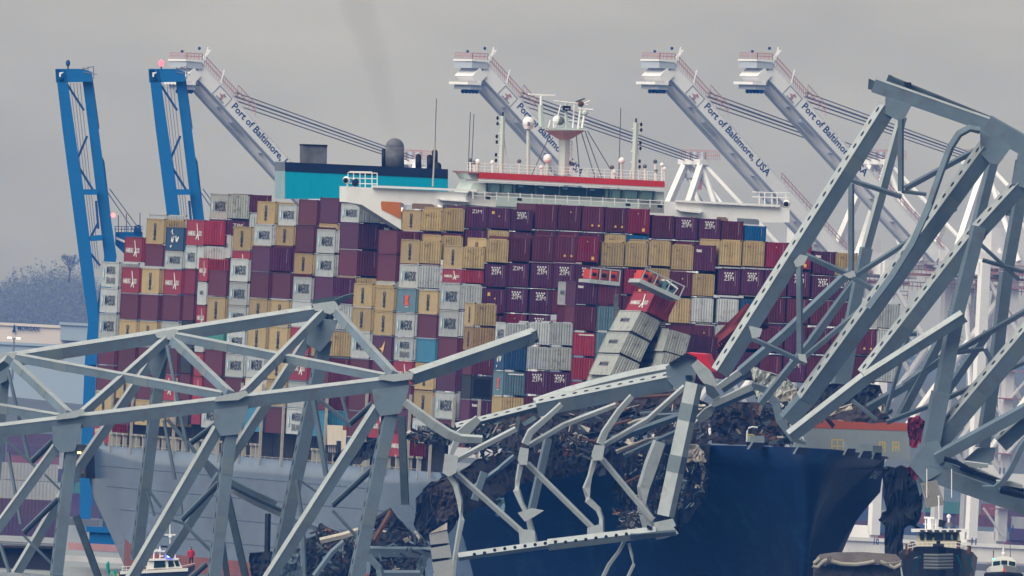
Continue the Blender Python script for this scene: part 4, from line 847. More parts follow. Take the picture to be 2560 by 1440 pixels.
# red box thrown on end against the leaning truss
b = MB(); CR = mat('paint_red_bent', (0.27, 0.06, 0.06), wave=.6, wavescale=9, var=.2, scale=.6)
b.prism([W(1776, 850, 3975), W(1782, 868, 3975), W(1896, 776, 3972), W(1868, 758, 3972)], (1.2, 2.4, -1.2), CR); b.prism([W(1868, 758, 3972), W(1896, 776, 3972), W(1902, 800, 3973), W(1880, 806, 3973)], (1.0, 2.2, -.8), mat('paint_darkred', (.12, .03, .035)))
for k in range(16):
    t = k / 15; p = W(1784 + 90 * t, 855 - 84 * t, 3974.8); b.bar(p, p + V((.45, -.05, -.75)), .14, .16, CR)
tag(b.build('shipping_container'), 'red ribbed container standing on end against the slanting truss', 'shipping container', GRP)
b = MB(); RB = mat('paint_brightred', (0.55, 0.02, 0.03), rough=.35, var=.15)
b.prism([W(1716, 882, 3922), W(1764, 886, 3922), W(1784, 930, 3922), W(1760, 912, 3922), (W(1740, 898, 3922)), W(1722, 896, 3922)], (.6, 1.2, .1), RB); tag(b.build('bent_panel'), 'bright red curled panel on top of the mangled steel joint', 'wreckage')
# flat racks with machinery
def rack(px, py, Y, roll, wd, dp, label, cols):
    rl = math.radians(roll); X = V((math.cos(rl), .2, -math.sin(rl))).normalized(); A = V((-.2, 1, 0)).normalized(); Z = X.cross(A).normalized()
    o = W(px, py, Y); k = FPX / Y; b = MB(); wd /= k; b.box(o + X * wd / 2, (wd / 2, 3, .22), STEELL, (X, A, Z))
    for t in (0.02, .33, .66, .98): b.box(o + X * wd * t + Z * .75 - A * 2.9, (.06, .06, .75), STEELL, (X, A, Z))
    b.box(o + X * wd / 2 + Z * 1.45 - A * 2.9, (wd / 2, .06, .06), STEELL, (X, A, Z)); r = b.build('frame')
    e = empty('flat_rack', o, label, 'flat rack'); r.parent = e; r.location = r.location - e.location
    for i, (t, s_, c) in enumerate(cols):
        b = MB(); cc = o + X * wd * t + Z * .8; b.box(cc, (wd * s_, 1.8, .5), c, (X, A, Z)); b.box(cc + Z * .52 - A * .2, (wd * s_ * .6, 1.2, .12), BLK, (X, A, Z)); b.tube([cc - A * 1.9 - X * wd * s_ * .5, cc - A * 1.9 + X * wd * s_ * .5], .2, BLK, 8); b.build('machine', e)
    return e
RM = mat('machine_red', (.55, .05, .03), var=.2)
rack(1460, 702, 3990, 3, 78, 0, 'grey flat rack carrying red machinery behind the toppled stack', [(.2, .13, RM), (.52, .14, mat('machine_rust', (.28, .07, .05))), (.82, .13, RM)])
rk = rack(1586, 701, 3958, 22, 112, 0, 'tilted flat rack with red machine on top of the toppled red container', [(.12, .09, RM), (.38, .08, mat('machine_rust', (.28, .07, .05))), (.72, .16, mat('machine_slate', (.12, .2, .22)))])
b = MB(); b.tube([W(1646, 700, 3957), W(1668, 702, 3957), W(1694, 722, 3957), W(1680, 740, 3957), W(1650, 728, 3957)], .1, SHIPW, 6); h = b.build('bent_rail', rk)
b = MB()
for k in range(5): b.bar(W(1656 - k * 1.5, 792 + k * 6, 3968), W(1664, 793 + k * 6, 3968), .2, .14, INKW)
b.prism([W(1655, 790, 3968.3), W(1665, 786, 3968.3), W(1664, 820, 3968.3), W(1640, 820, 3968.3)], (0, .2, 0), SOOT); tag(b.build('striped_panel'), 'small white striped panel wedged behind the toppled grey boxes', 'wreckage')
b = MB(); b.prism([W(1536, 735, 3985), W(1546, 735, 3985), W(1546, 785, 3985), W(1538, 800, 3985), W(1532, 790, 3985)], (0, 1, 0), SOOT); tag(b.build('bent_panel'), 'narrow grey panel upright left of the toppled red container', 'wreckage')
# heap of asphalt, deck slabs and torn steel
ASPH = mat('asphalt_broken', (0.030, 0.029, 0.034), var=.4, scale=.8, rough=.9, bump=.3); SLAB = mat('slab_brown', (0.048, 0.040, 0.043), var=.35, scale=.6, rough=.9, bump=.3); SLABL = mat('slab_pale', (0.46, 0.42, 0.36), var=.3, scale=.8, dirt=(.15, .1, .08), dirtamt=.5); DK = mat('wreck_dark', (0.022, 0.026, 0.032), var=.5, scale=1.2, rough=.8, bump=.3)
def jag(poly, Y, t, m, name, label, cat='wreckage', jit=4, tilt=(0, 0), seed=1, cut=4):
    rr = random.Random(seed); pts = []
    for (a, c) in zip(poly, poly[1:] + poly[:1]):
        for k in range(cut): f = k / cut; pts.append((a[0] + (c[0] - a[0]) * f + rr.uniform(-jit, jit) * (k > 0), a[1] + (c[1] - a[1]) * f + rr.uniform(-jit, jit) * (k > 0)))
    x0 = sum(p[0] for p in pts) / len(pts); y0 = sum(p[1] for p in pts) / len(pts); k = FPX / Y
    P = [W(x, y, Y) + V((0, ((x - x0) * tilt[0] + (y - y0) * tilt[1]) / k + rr.uniform(-.15, .15), 0)) for x, y in pts]; n = len(P)
    import bmesh
    bm = bmesh.new(); vv = [bm.verts.new(p) for p in P]; bm.faces.new(vv); bmesh.ops.triangulate(bm, faces=bm.faces[:])
    for it in range(3):
        le = [e_ for e_ in bm.edges if e_.calc_length() > (1.1, .8, .6)[it]]
        if le: bmesh.ops.subdivide_edges(bm, edges=le, cuts=1); bmesh.ops.triangulate(bm, faces=bm.faces[:])
    keep = set(vv)
    for v in bm.verts:
        if v not in keep: q_ = v.co; v.co = q_ + V((rr.gauss(0, .05), rr.gauss(0, .16) - .22 * math.sin(q_.x * 1.3 + q_.z * .7) - .16 * math.sin(q_.z * 1.9 - q_.x), rr.gauss(0, .05)))
    bm.verts.index_update(); b = MB(); b.add([tuple(v.co) for v in bm.verts], [[v.index for v in f.verts] for f in bm.faces], m); bm.free()
    bk = [p + V((0, t, .1)) for p in P]; n = len(P)
    b.add(P + bk, [(i, i + n, (i + 1) % n + n, (i + 1) % n) for i in range(n)] + [tuple(range(2 * n - 1, n - 1, -1))], m)
    o = b.build(name)
    return tag(o, label, cat) if label else o
jag([(1770, 1030), (1830, 1005), (1930, 1012), (1950, 1060), (1985, 1100), (1960, 1118), (1780, 1108)], 3984, 8, SLAB, 'deck_slab', 'thick brown slab of road deck heaped behind the bow bulwark', tilt=(0, -.6), seed=3)
jag([(1560, 985), (1700, 975), (1770, 1010), (1770, 1110), (1690, 1120), (1560, 1040)], 3950, 9, SLAB, 'deck_slab', 'brown slab of road deck behind the pale vertical post', tilt=(0, -.5), seed=4)
jag([(1240, 1040), (1400, 1010), (1580, 985), (1640, 1080), (1500, 1110), (1300, 1120), (1160, 1110)], 3956, 8, ASPH, 'deck_slab', 'dark slab of broken road deck under the perforated chord', tilt=(0, -.5), seed=5)
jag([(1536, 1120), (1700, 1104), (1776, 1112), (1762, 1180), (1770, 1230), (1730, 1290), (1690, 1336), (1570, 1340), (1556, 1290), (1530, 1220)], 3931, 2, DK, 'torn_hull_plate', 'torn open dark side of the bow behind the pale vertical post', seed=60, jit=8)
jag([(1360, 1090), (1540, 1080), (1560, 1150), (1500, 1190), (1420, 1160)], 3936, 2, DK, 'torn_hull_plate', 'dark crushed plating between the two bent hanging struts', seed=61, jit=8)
for i_, (pts_, w_) in enumerate((([(1560, 1062), (1640, 1040), (1716, 1036)], 9), ([(1540, 1130), (1620, 1100), (1700, 1090)], 8), ([(1480, 1110), (1540, 1060), (1580, 1050)], 5), ([(1600, 1034), (1640, 1030)], 5), ([(1570, 1060), (1590, 1052), (1620, 1046)], 4), ([(1430, 1010), (1520, 1000), (1690, 988)], 7), ([(1690, 1160), (1712, 1210), (1700, 1270)], 8), ([(1742, 1130), (1760, 1180), (1752, 1230)], 6), ([(1560, 1210), (1600, 1190), (1640, 1200)], 5))):
    o = strip(None, 'twisted_girder', pts_, w_, 3928 - i_ * .5, t=.5, m=(STEEL, SLABL, RUST)[i_ % 3]); tag(o, ('grey', 'pale', 'rusty')[i_ % 3] + ' twisted girder ' + ('near the top', 'above the middle', 'at mid height', 'beside the pale post', 'in the centre', 'highest', 'low', 'at the right edge', 'at the lower left')[i_] + ' of the wreckage heap', 'girder', 'twisted girders in the wreckage')
jag([(1128, 1200), (1190, 1150), (1300, 1120), (1480, 1100), (1560, 1140), (1440, 1185), (1300, 1210), (1240, 1250), (1140, 1300)], 3944, 4, ASPH, 'deck_slab', 'dark sheet of asphalt drooping over the left side of the bow', tilt=(0, -.4), seed=6)
jag([(1040, 1250), (1068, 1215), (1120, 1190), (1150, 1196), (1156, 1290), (1110, 1350), (1060, 1350), (1034, 1310)], 3938, 3, DK, 'torn_hull_plate', 'black torn plating folded off the side of the hull', 'wreckage', tilt=(.3, 0), seed=7)
jag([(1074, 1214), (1128, 1192), (1146, 1260), (1140, 1290), (1096, 1308), (1076, 1270)], 3935, 1, SLAB, 'deck_slab', 'rounded brown flap of road deck hanging on the torn black plating', seed=8, jit=2)
for i, (poly, Y, m, nm, lab) in enumerate((
  ([(1400, 1090), (1440, 1082), (1470, 1098), (1460, 1120), (1420, 1140), (1404, 1110)], 3927, SLABL, 'crumpled_sheet', 'crumpled pale sheet lying in the middle of the wreckage'),
  ([(1402, 1092), (1412, 1096), (1424, 1130), (1432, 1134), (1412, 1142), (1404, 1140)], 3926, RUST, 'crumpled_sheet', 'rusty torn strip hanging below the crumpled pale sheet'),
  ([(1700, 1120), (1740, 1112), (1760, 1130), (1762, 1156), (1730, 1150), (1712, 1160)], 3922, SLABL, 'crumpled_sheet', 'pale torn sheet on the edge of the bow bulwark'),
  ([(1876, 916), (1900, 926), (1960, 944), (1990, 968), (1960, 1000), (1900, 1010), (1884, 960)], 3950, CMAT['gr'], 'crushed_container', 'crushed grey container in the debris under the slanting truss'),
  ([(1940, 986), (1992, 972), (1988, 996), (1944, 1004)], 3944, SLABL, 'crumpled_sheet', 'pale strip of decking beside the crushed grey container'),
  ([(2060, 1030), (2130, 1010), (2128, 1024), (2066, 1040)], 3946, SLABL, 'crumpled_sheet', 'pale strip of decking above the orange band of the breakwater'),
  ([(2000, 1030), (2060, 1010), (2200, 1016), (2230, 1056), (2040, 1050), (1990, 1056)], 3952, SLAB, 'deck_slab', 'brown rubble slab directly behind the orange banded breakwater'),
  ([(1988, 985), (2080, 960), (2200, 965), (2216, 1030), (2060, 1040), (1996, 1040)], 3962, DK, 'torn_plate', 'dark heap of plating between the slanting members above the breakwater'),
  ([(2200, 985), (2214, 1000), (2214, 1030), (2204, 1034), (2196, 1020)], 3940, SLABL, 'crumpled_sheet', 'small pale shard upright beside the foot of the slanting post'),
  ([(1010, 1090), (1060, 1078), (1130, 1090), (1124, 1112), (1040, 1108)], 3940, DK, 'torn_plate', 'dark crushed plating on the deck edge left of the bent plate'),
  ([(832, 1150), (860, 1122), (940, 1098), (940, 1130), (900, 1160), (850, 1166)], 3990, DK, 'torn_plate', 'black torn plate on the deck edge beside the cream deck house'),
  ([(1240, 1250), (1260, 1246), (1262, 1290), (1240, 1288)], 3930, CMAT['sp' if 0 else 's'], 'bent_panel', 'small slate panel below the drooping asphalt'),
  )): jag(poly, Y, 1.2, m, nm, lab, seed=20 + i, jit=3, tilt=(0, -.3))
# crumpled red container at the far side of the bow, red anchor, hanging fabric of torn hull
jag([(2270, 1048), (2300, 1040), (2316, 1058), (2314, 1090), (2290, 1120), (2274, 1116)], 3952, 3, CMAT['rd'], 'crushed_container', 'crumpled crimson container right of the breakwater', seed=40, jit=3)
jag([(2264, 1168), (2286, 1162), (2304, 1184), (2298, 1220), (2280, 1224), (2258, 1200)], 3905, 1.6, mat('anchor_red', (.22, .02, .03), var=.3, scale=1), 'anchor', 'dark red anchor hanging on the far side of the bow', 'anchor', seed=41, jit=5)
jag([(2208, 1170), (2262, 1168), (2300, 1220), (2306, 1270), (2290, 1310), (2300, 1330), (2262, 1300), (2256, 1400), (2214, 1386), (2216, 1320), (2196, 1300), (2216, 1272)], 3902, 1.0, DK, 'torn_hull_plate', 'black ragged sheet hanging down from the far side of the bow', 'wreckage', seed=42, jit=5)
b = MB(); CP = mat('corrugated_pale', (.33, .32, .29), var=.3, dirt=(.1, .06, .04), dirtamt=.5)
p0, p1, p2 = W(2302, 1208, 3872), W(2342, 1200, 3872), W(2362, 1262, 3872); q0 = W(2316, 1270, 3872)
for k in range(7):
    t0, t1 = k / 7, (k + .62) / 7; f = lambda t, s_: (p0 + (p1 - p0) * t) * (1 - s_) + (q0 + (p2 - q0) * t) * s_
    b.prism([f(t0, 0), f(t1, 0), f(t1, 1), f(t0, 1)], (0, .3, 0), CP)
b.prism([p0 + V((0, .2, 0)), p1 + V((0, .2, 0)), p2 + V((0, .2, 0)), q0 + V((0, .2, 0))], (0, .25, 0), CP)
tag(b.build('corrugated_panel'), 'pale corrugated panel hanging above the tug', 'wreckage')
# fallen steel and timbers in the water at the ship's side
for i, (pts, w_, Y, m, lab) in enumerate((
  ([(916, 1378), (1078, 1381)], 22, 3905, STEEL, 'horizontal grey girder just above the water by the hull'),
  ([(796, 1316), (850, 1346), (900, 1372)], 14, 3890, SLAB, 'brown timber sloping down to the grey girder'),
  ([(712, 1290), (790, 1318), (866, 1340)], 12, 3895, STEEL, 'grey plank sloping along the hull below the left truss'),
  ([(800, 1352), (860, 1338), (896, 1326)], 10, 3884, SLABL, 'pale plank leaning on the sloping brown timber'),
  ([(820, 1330), (884, 1352)], 16, 3892, DK, 'dark beam under the pale plank'),
  ([(940, 1300), (976, 1276), (990, 1300)], 8, 3902, DK, 'small dark bent frame against the hull'),
  ([(936, 1350), (978, 1278)], 7, 3900, RUST, 'thin rusty strut leaning in the dark wreck beside the hull'),
  ([(786, 1440), (830, 1380), (860, 1354)], 9, 3880, STEEL, 'thin grey beam rising from the lower edge beside the posts'),
  ([(670, 1284), (668, 1380)], 9, 3900, DK, 'thin black pole standing beside the left truss posts'),
  ([(920, 1390), (948, 1420), (956, 1450)], 12, 3885, STEEL, 'bent grey member dropping to the lower edge'),
  ([(1060, 1390), (1040, 1450)], 18, 3905, STEEL, 'short grey girder stub under the horizontal girder'),
  ([(940, 1436), (1050, 1436)], 16, 3902, STEEL, 'lowest horizontal grey girder at the water'))):
    o = strip(None, 'fallen_beam', pts, w_, Y, t=.8, m=m); tag(o, lab, 'fallen beam', 'fallen steel and timber at the waterline')
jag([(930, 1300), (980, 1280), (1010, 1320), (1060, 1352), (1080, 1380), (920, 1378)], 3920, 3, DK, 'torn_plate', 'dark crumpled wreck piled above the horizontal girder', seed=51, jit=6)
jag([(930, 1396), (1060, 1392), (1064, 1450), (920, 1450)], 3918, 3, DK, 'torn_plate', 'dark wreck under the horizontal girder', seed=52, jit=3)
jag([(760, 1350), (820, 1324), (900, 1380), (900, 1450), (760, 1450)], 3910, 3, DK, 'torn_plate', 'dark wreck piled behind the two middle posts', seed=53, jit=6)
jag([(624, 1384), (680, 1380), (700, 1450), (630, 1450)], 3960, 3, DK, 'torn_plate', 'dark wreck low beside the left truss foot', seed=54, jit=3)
jag([(690, 1400), (746, 1360), (756, 1450), (680, 1450)], 3815, .6, STEEL, 'bent_panel', 'grey triangular plate at the foot of the far post', seed=55, jit=2)
b = MB()                                                               # ringed fender cylinder
for k, (xa, xb, ya) in enumerate(((1072, 1118, 1330), (1076, 1124, 1366), (1080, 1130, 1402), (1082, 1130, 1430))):
    b.prism([W(xa, ya + 4, 3880), W(xb, ya - 4, 3880), W(xb + 5, ya + 27, 3880), W(xa + 5, ya + 32, 3880)], (0, 2.2, 0), mat('fender_grey', (.32, .33, .33), var=.15))
b.prism([W(1074, 1336, 3880.3), W(1116, 1330, 3880.3), W(1128, 1450, 3880.3), W(1086, 1450, 3880.3)], (0, 1.6, 0), BLK)
b.prism([W(1072, 1334, 3879.9), W(1118, 1306, 3879.9), W(1118, 1324, 3879.9)], (0, 1.8, 0), SLABL)
tag(b.build('crushed_girder'), 'pale ribbed girder stub standing on end left of the hanging strut', 'wreckage')
# countless small pieces caught in the heap
rr = random.Random(5); b = MB(); MS = [DK, DK, DK, SLAB, SLAB, SLAB, STEELD, STEELD, STEEL, SLABL, RUST, STEELD]
def bits(n, poly, Y, smin, smax):
    xs = [p[0] for p in poly]; ys = [p[1] for p in poly]
    def inside(x, y):
        c = False
        for (a, d), (e, f) in zip(poly, poly[1:] + poly[:1]):
            if (d > y) != (f > y) and x < (e - a) * (y - d) / (f - d) + a: c = not c
        return c
    k = 0
    while k < n:
        x, y = rr.uniform(min(xs), max(xs)), rr.uniform(min(ys), max(ys))
        if not inside(x, y): continue
        k += 1; p = W(x, y, Y + rr.uniform(-3, 2)); d = V((rr.gauss(0, 1), rr.gauss(0, .5), rr.gauss(0, .8))).normalized(); s_ = rr.uniform(smin, smax); q = d.cross(V((rr.gauss(0, 1), rr.gauss(0, 1), rr.gauss(0, 1)))).normalized()
        b.box(p, (s_ * rr.uniform(.6, 1.5), s_ * rr.uniform(.1, .5), s_ * .08), rr.choice(MS), (d, q, d.cross(q)))
bits(420, [(1160, 1080), (1400, 1020), (1760, 1000), (1780, 1110), (1560, 1130), (1200, 1150)], 3942, .2, .8)
bits(420, [(1560, 1130), (1760, 1120), (1770, 1200), (1750, 1260), (1640, 1300), (1560, 1300)], 3924, .12, .42)
bits(200, [(1400, 1080), (1480, 1100), (1500, 1160), (1420, 1130)], 3926, .12, .5); bits(130, [(1530, 1270), (1600, 1280), (1600, 1330), (1560, 1330)], 3914, .1, .4)
bits(260, [(1880, 960), (2220, 985), (2230, 1050), (1990, 1050), (1940, 1090), (1890, 1060)], 3972, .2, .7); bits(170, [(1010, 1080), (1240, 1050), (1240, 1100), (1040, 1112)], 3936, .15, .6)
bits(150, [(1780, 1020), (1950, 1015), (1985, 1100), (1790, 1108)], 3976, .15, .6)
bits(80, [(1890, 1085), (2010, 1095), (2010, 1112), (1900, 1110)], 3968, .15, .5); bits(160, [(790, 1310), (900, 1350), (900, 1430), (790, 1430)], 3888, .15, .6); bits(140, [(930, 1290), (1070, 1350), (1060, 1440), (930, 1440)], 3906, .12, .5)
o = b.build('wreckage_debris'); tag(o, 'countless small torn scraps of steel and road deck strewn over the bow', 'debris', kind='stuff')
# ------------------------------------------------------------ port beyond: cranes, quay, hills
YP = 8000.0; KP = FPX / YP
CWHT = mat('crane_white', (0.80, 0.80, 0.83), rough=.55, var=.06, scale=.05, dirt=(.4, .38, .38), dirtamt=.2); CGRY = mat('crane_underside_shade', (0.42, 0.47, 0.55), var=.06, scale=.05); CRED = mat('crane_rail_red', (0.44, 0.24, 0.25), var=.15); CBLU = mat('crane_blue', (0.006, 0.115, 0.33), rough=.5, var=.07, scale=.05); CBLD = mat('crane_darkblue', (0.01, 0.05, 0.16)); CCAB = mat('cable_grey', (0.17, 0.17, 0.20)); LET = mat('letter_navy', (0.02, 0.05, 0.14))  # undersides use a greyer crane white, their shade put into the colour
Hd, Ld = V((-.92, -.392, 0)), V((.392, -.92, 0)); EL = math.radians(42.3); Bd = Hd * math.cos(EL) + V((0, 0, math.sin(EL))); Nu = V((0, 0, 1)) * math.cos(EL) - Hd * math.sin(EL)
BL = 59.0
def white_crane(tx, ty, label, num=None):
    T = W(tx, ty, YP); root = T - Bd * BL; G = 1.4
    base = root - Hd * 8; base.z = G
    e = empty('ship_to_shore_crane', base, label, 'crane', 'white dock cranes with raised booms')
    b = MB()                                                           # two box girders and the ties between them
    for s_ in (0, -8.0):
        c0, c1 = T + Ld * s_, root + Ld * s_
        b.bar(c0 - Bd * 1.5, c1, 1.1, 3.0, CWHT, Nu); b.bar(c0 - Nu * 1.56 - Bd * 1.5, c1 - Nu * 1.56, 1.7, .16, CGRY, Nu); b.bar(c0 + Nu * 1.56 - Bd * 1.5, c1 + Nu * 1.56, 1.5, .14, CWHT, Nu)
    for k in range(9):
        p = T - Bd * (6 + k * 7); b.bar(p + Ld * -.4, p + Ld * -7.6, .5, .8, CGRY, Nu)
    b.bar(T - Bd * 18 + Ld * -1.2, T - Bd * 18 + Ld * -6.8, 3.0, 2.6, CGRY, Nu)
    for s_ in (-1.8, -6.2): b.bar(T - Bd * 3 + Ld * s_ - Nu * 1.3, root + Ld * s_ - Nu * 1.3, .5, .35, CWHT, Nu)
    boom = b.build('boom', e)
    b = MB(); c = T + Ld * -4.0 - V((0, 0, 2.5))                      # boom head platform with lamps
    b.box(c, (1.2, 5.0, 1.2), CWHT, (Bd, Ld, Nu)); b.box(c + V((0, 0, 2.3)), (1.9, 4.9, .7), CGRY, (Hd, Ld, V((0, 0, 1)))); b.box(c + V((0, 0, 3.3)), (2.1, 5.1, .2), CWHT, (Hd, Ld, V((0, 0, 1))))
    b.box(c - V((0, 0, 1.7)) + Hd * 1.2, (1.6, 5.2, .3), CWHT, (Hd, Ld, V((0, 0, 1)))); b.box(c - V((0, 0, 2.5)) + Hd * .6, (1.2, 4.6, .5), CGRY, (Hd, Ld, V((0, 0, 1))))
    for k in range(5): b.ball(c - V((0, 0, 3.4)) + Ld * (-3.8 + 1.9 * k), .5, CBLD, 8)
    b.build('boom_head', boom)
    b = MB()
    def rail(P, Q, n, h=1.3):
        for t in (.5, 1.0): b.bar(P + V((0, 0, h * t)), Q + V((0, 0, h * t)), .14, .14, CRED)
        for k in range(n + 1): p = P + (Q - P) * (k / n); b.bar(p, p + V((0, 0, h)), .13, .13, CRED)
    top = c + V((0, 0, 3.6)); rail(top + Hd * 1.8 + Ld * 4.8, top + Hd * 1.8 - Ld * 4.8, 7, 1.3); rail(top + Hd * 1.8 + Ld * 4.8, top - Hd * 1.8 + Ld * 4.8, 4, 1.3); rail(top - Hd * 1.8 - Ld * 4.8, top - Hd * 1.8 + Ld * 4.8, 6, 1.3)
    P, Q = T + Ld * .2 + Nu * 1.7 - Bd * 2, T + Ld * .2 + Nu * 1.7 - Bd * 13
    rail(P, Q, 16, 2.2); rail(Q + V((0, 0, 1)), Q - Bd * 6 + V((0, 0, 1)), 5, 2.6); rail(T + Ld * -1.2 - Nu * 1.4 - Bd * 4, T + Ld * -1.2 - Nu * 1.4 - Bd * 17, 12, 1.6)
    b.build('handrail', boom); b = MB()
    for p in (P + V((0, 0, 1)), (P + Q) / 2): b.bar(p, p + V((.6, 0, 3.0)), .3, .3, CWHT)
    for k in (0, 1): b.bar(top - Hd * 3 + Ld * (2 + k), top - Hd * 4.5 + Ld * (2 + k) + V((0, 0, 2.2)), .3, .3, CWHT); b.ball(top + Hd * (1 - 4 * k) + V((0, 0, 1.6 + .9 * k)), .38, CBLD, 7)
    b.build('lamp_post', boom); b = MB()
    rail(root + Ld * .2 + Nu * 1.7, root + Ld * .2 + Nu * 1.7 + Bd * 22, 18, 1.6)
    b.build('handrail', boom)
    b = MB(); o = T - Bd * 12.8 + Ld * .585 - Nu * .62
    b.text('Port of Baltimore, USA', o, -Bd, Nu, 21.2, 1.9, LET, .02)
    p = T - Bd * 9.6 + Ld * .585 - Nu * .2
    for (a, d_) in (((-2, -1.2), (2, -1.2)), ((2, -1.2), (2, 1.3)), ((2, 1.3), (-2, 1.3)), ((-2, 1.3), (-2, -1.2))): b.bar(p - Bd * a[0] + Nu * a[1], p - Bd * d_[0] + Nu * d_[1], .14, .04, CCAB, Ld)
    b.prism([p - Bd * x + Nu * y + Ld * .03 for x, y in ((-.2, -.9), (.5, -.5), (.2, .2), (.9, .5), (.1, .9), (-.3, .3), (-1.0, .1), (-.2, -.2))], Ld * .02, CRED)
    b.prism([p - Bd * x + Nu * y + Ld * .03 for x, y in ((-1.1, -.9), (1.3, -.9), (1.3, -.7), (-1.1, -.7))], Ld * .02, CCAB)
    b.build('lettering', boom)
    # apex frame, stays
    A = T + V((48.6, 36, 0)); A.z = T.z - 18.4
    b = MB()
    for s_ in (0, -8.0):
        for dz, off in ((0, 0), (.9, .5), (1.7, 1.0)): b.tube([T - Bd * 12 + Nu * 2.4 + Ld * s_ + V((0, 0, dz - 1)), A + Ld * s_ * .6 + V((0, 0, dz * .7))], .13, CCAB, 5)
    b.build('forestay', e)
    b = MB(); 
    for s_ in (2.5, -6): 
        p = A + Ld * s_; foot = root + Ld * s_ * 1.6 - Hd * 2; b.bar(p, foot, 1.2, 1.6, CWHT); f2 = root - Hd * 30 + Ld * s_ * 1.6; f2.z = root.z + 2; b.tube([p, f2], .5, CWHT, 8); b.tube([p - V((0, 0, 3)), (p + foot) / 2 - Hd * 10], .35, CWHT, 6); b.tube([p - V((0, 0, 1)), root - Hd * 18 + Ld * s_], .6, CWHT, 8)
    b.bar(A + Ld * 4, A - Ld * 8, 2.4, 1.2, CWHT); b.bar(A + Ld * 4 - V((0, 0, 3)), A - Ld * 8 - V((0, 0, 3)), 1, 1, CGRY); b.bar(A + V((0, 0, .5)) + Ld, A - V((0, 0, 6)) + Ld, 1.2, 1.6, CRED)
    for k in range(3): b.tube([A + Ld * (3 - 4 * k) + V((0, 0, .6)), A + Ld * (3 - 4 * k) + V((0, 0, 2.2))], .6, CGRY, 8)
    mast_ = b.build('apex_frame', e)
    b = MB(); rail(A + Ld * 5 + V((0, 0, .6)), A - Ld * 9 + V((0, 0, .6)), 12, 2.0); rail(A + Ld * 5 - Hd * 3 + V((0, 0, .6)), A - Ld * 9 - Hd * 3 + V((0, 0, .6)), 12, 2.0); b.build('apex_rail', mast_)
    # girder back over the quay, portal legs, sill beams
    b = MB(); gz = V((0, 0, 0)); 
    for s_ in (0, -8.0): b.bar(root + Ld * s_, root - Hd * 62 + Ld * s_, 1.4, 3.2, CWHT); b.bar(root + Ld * s_ - V((0, 0, 1.65)), root - Hd * 62 + Ld * s_ - V((0, 0, 1.65)), 1.8, .2, CGRY)
    b.build('girder', e)
    b = MB(); m = root - Hd * 44 + Ld * -4.0 + V((0, 0, 5)); b.box(m, (9, 5, 3.2), CWHT, (Hd, Ld, V((0, 0, 1)))); b.box(m + V((0, 0, -4.2)), (10, 6, .3), CRED, (Hd, Ld, V((0, 0, 1)))); b.build('machinery_house', e)
    b = MB()
    for s_ in (1.0, -6.4): 
        for z in (-2.6, -6.2): rail(root + Ld * s_ + V((0, 0, z)), root - Hd * 60 + Ld * s_ + V((0, 0, z)), 30, 1.7)
        b.bar(root + Ld * s_ + V((0, 0, -2.8)), root - Hd * 60 + Ld * s_ + V((0, 0, -2.8)), 1.6, .5, CRED)
    b.build('girder_walkway', e)
    for a in (8, 38):
        for s_ in (6.8, -12.2):
            p = root - Hd * a + Ld * s_; q = V((p.x, p.y, G + 5)); b = MB(); b.bar(p, q, 2.0, 2.2, CWHT, Ld)
            b.box(V((p.x, p.y, G + 1.6)), (3.4, .7, 1.0), CRED, (Ld, Hd, V((0, 0, 1)))); b.build('leg', e)
            if s_ > 0 and num:
                b = MB(); b.text(num, q + Ld * 1.16 + V((-.9, 0, 4)), V((.92, .39, 0)), V((0, 0, 1)), 1.5, 1.9, LET, .03); b.build('number', e)
    b = MB()
    for a in (8, 38):
        p, q = root - Hd * a + Ld * 6.8, root - Hd * a - Ld * 12.2
        b.bar(p - V((0, 0, 2)), q - V((0, 0, 2)), 2, 2.6, CWHT); b.bar(V((p.x, p.y, G + 5.5)), V((q.x, q.y, G + 5.5)), 2.0, 3.0, CWHT); b.bar(V((p.x, p.y, 22)), V((q.x, q.y, 22)), 1.4, 1.8, CWHT)
        b.tube([V((p.x, p.y, 22)), (p + q) / 2 - V((0, 0, 6)), V((q.x, q.y, 22))], .6, CWHT, 8)
    for s_ in (6.8, -12.2):
        p, q = root - Hd * 8 + Ld * s_, root - Hd * 38 + Ld * s_
        b.bar(V((p.x, p.y, 20)), V((q.x, q.y, 20)), 1.6, 2.4, CWHT); b.tube([V((p.x, p.y, 21)), V((q.x, q.y, q.z - 3))], .75, CWHT, 8); b.tube([V((q.x, q.y, 21)), V((p.x, p.y, p.z - 3))], .55, CWHT, 8)
    b.build('portal_brace', e)
    b = MB()
    for k in range(9):
        p = root - Hd * 38 + Ld * 8.4; z0 = G + 6 + k * 6; b.bar(V((p.x, p.y, z0)), V((p.x, p.y, z0 + 6)) - Hd * (5 if k % 2 else -5), .5, .4, CWHT); b.box(V((p.x, p.y, z0 + 6)), (3, 1, .15), CRED, (Hd, Ld, V((0, 0, 1))))
    b.build('stair_tower', e)
    return e
white_crane(482, 161, 'white dock crane with a raised boom behind the teal funnel')
white_crane(1196, 161, 'white dock crane with a raised boom behind the radar mast')
white_crane(1664, 161, 'white dock crane with a raised boom right of the wheelhouse', '10')
white_crane(1908, 161, 'white dock crane whose raised boom passes behind the slanting truss', '11')
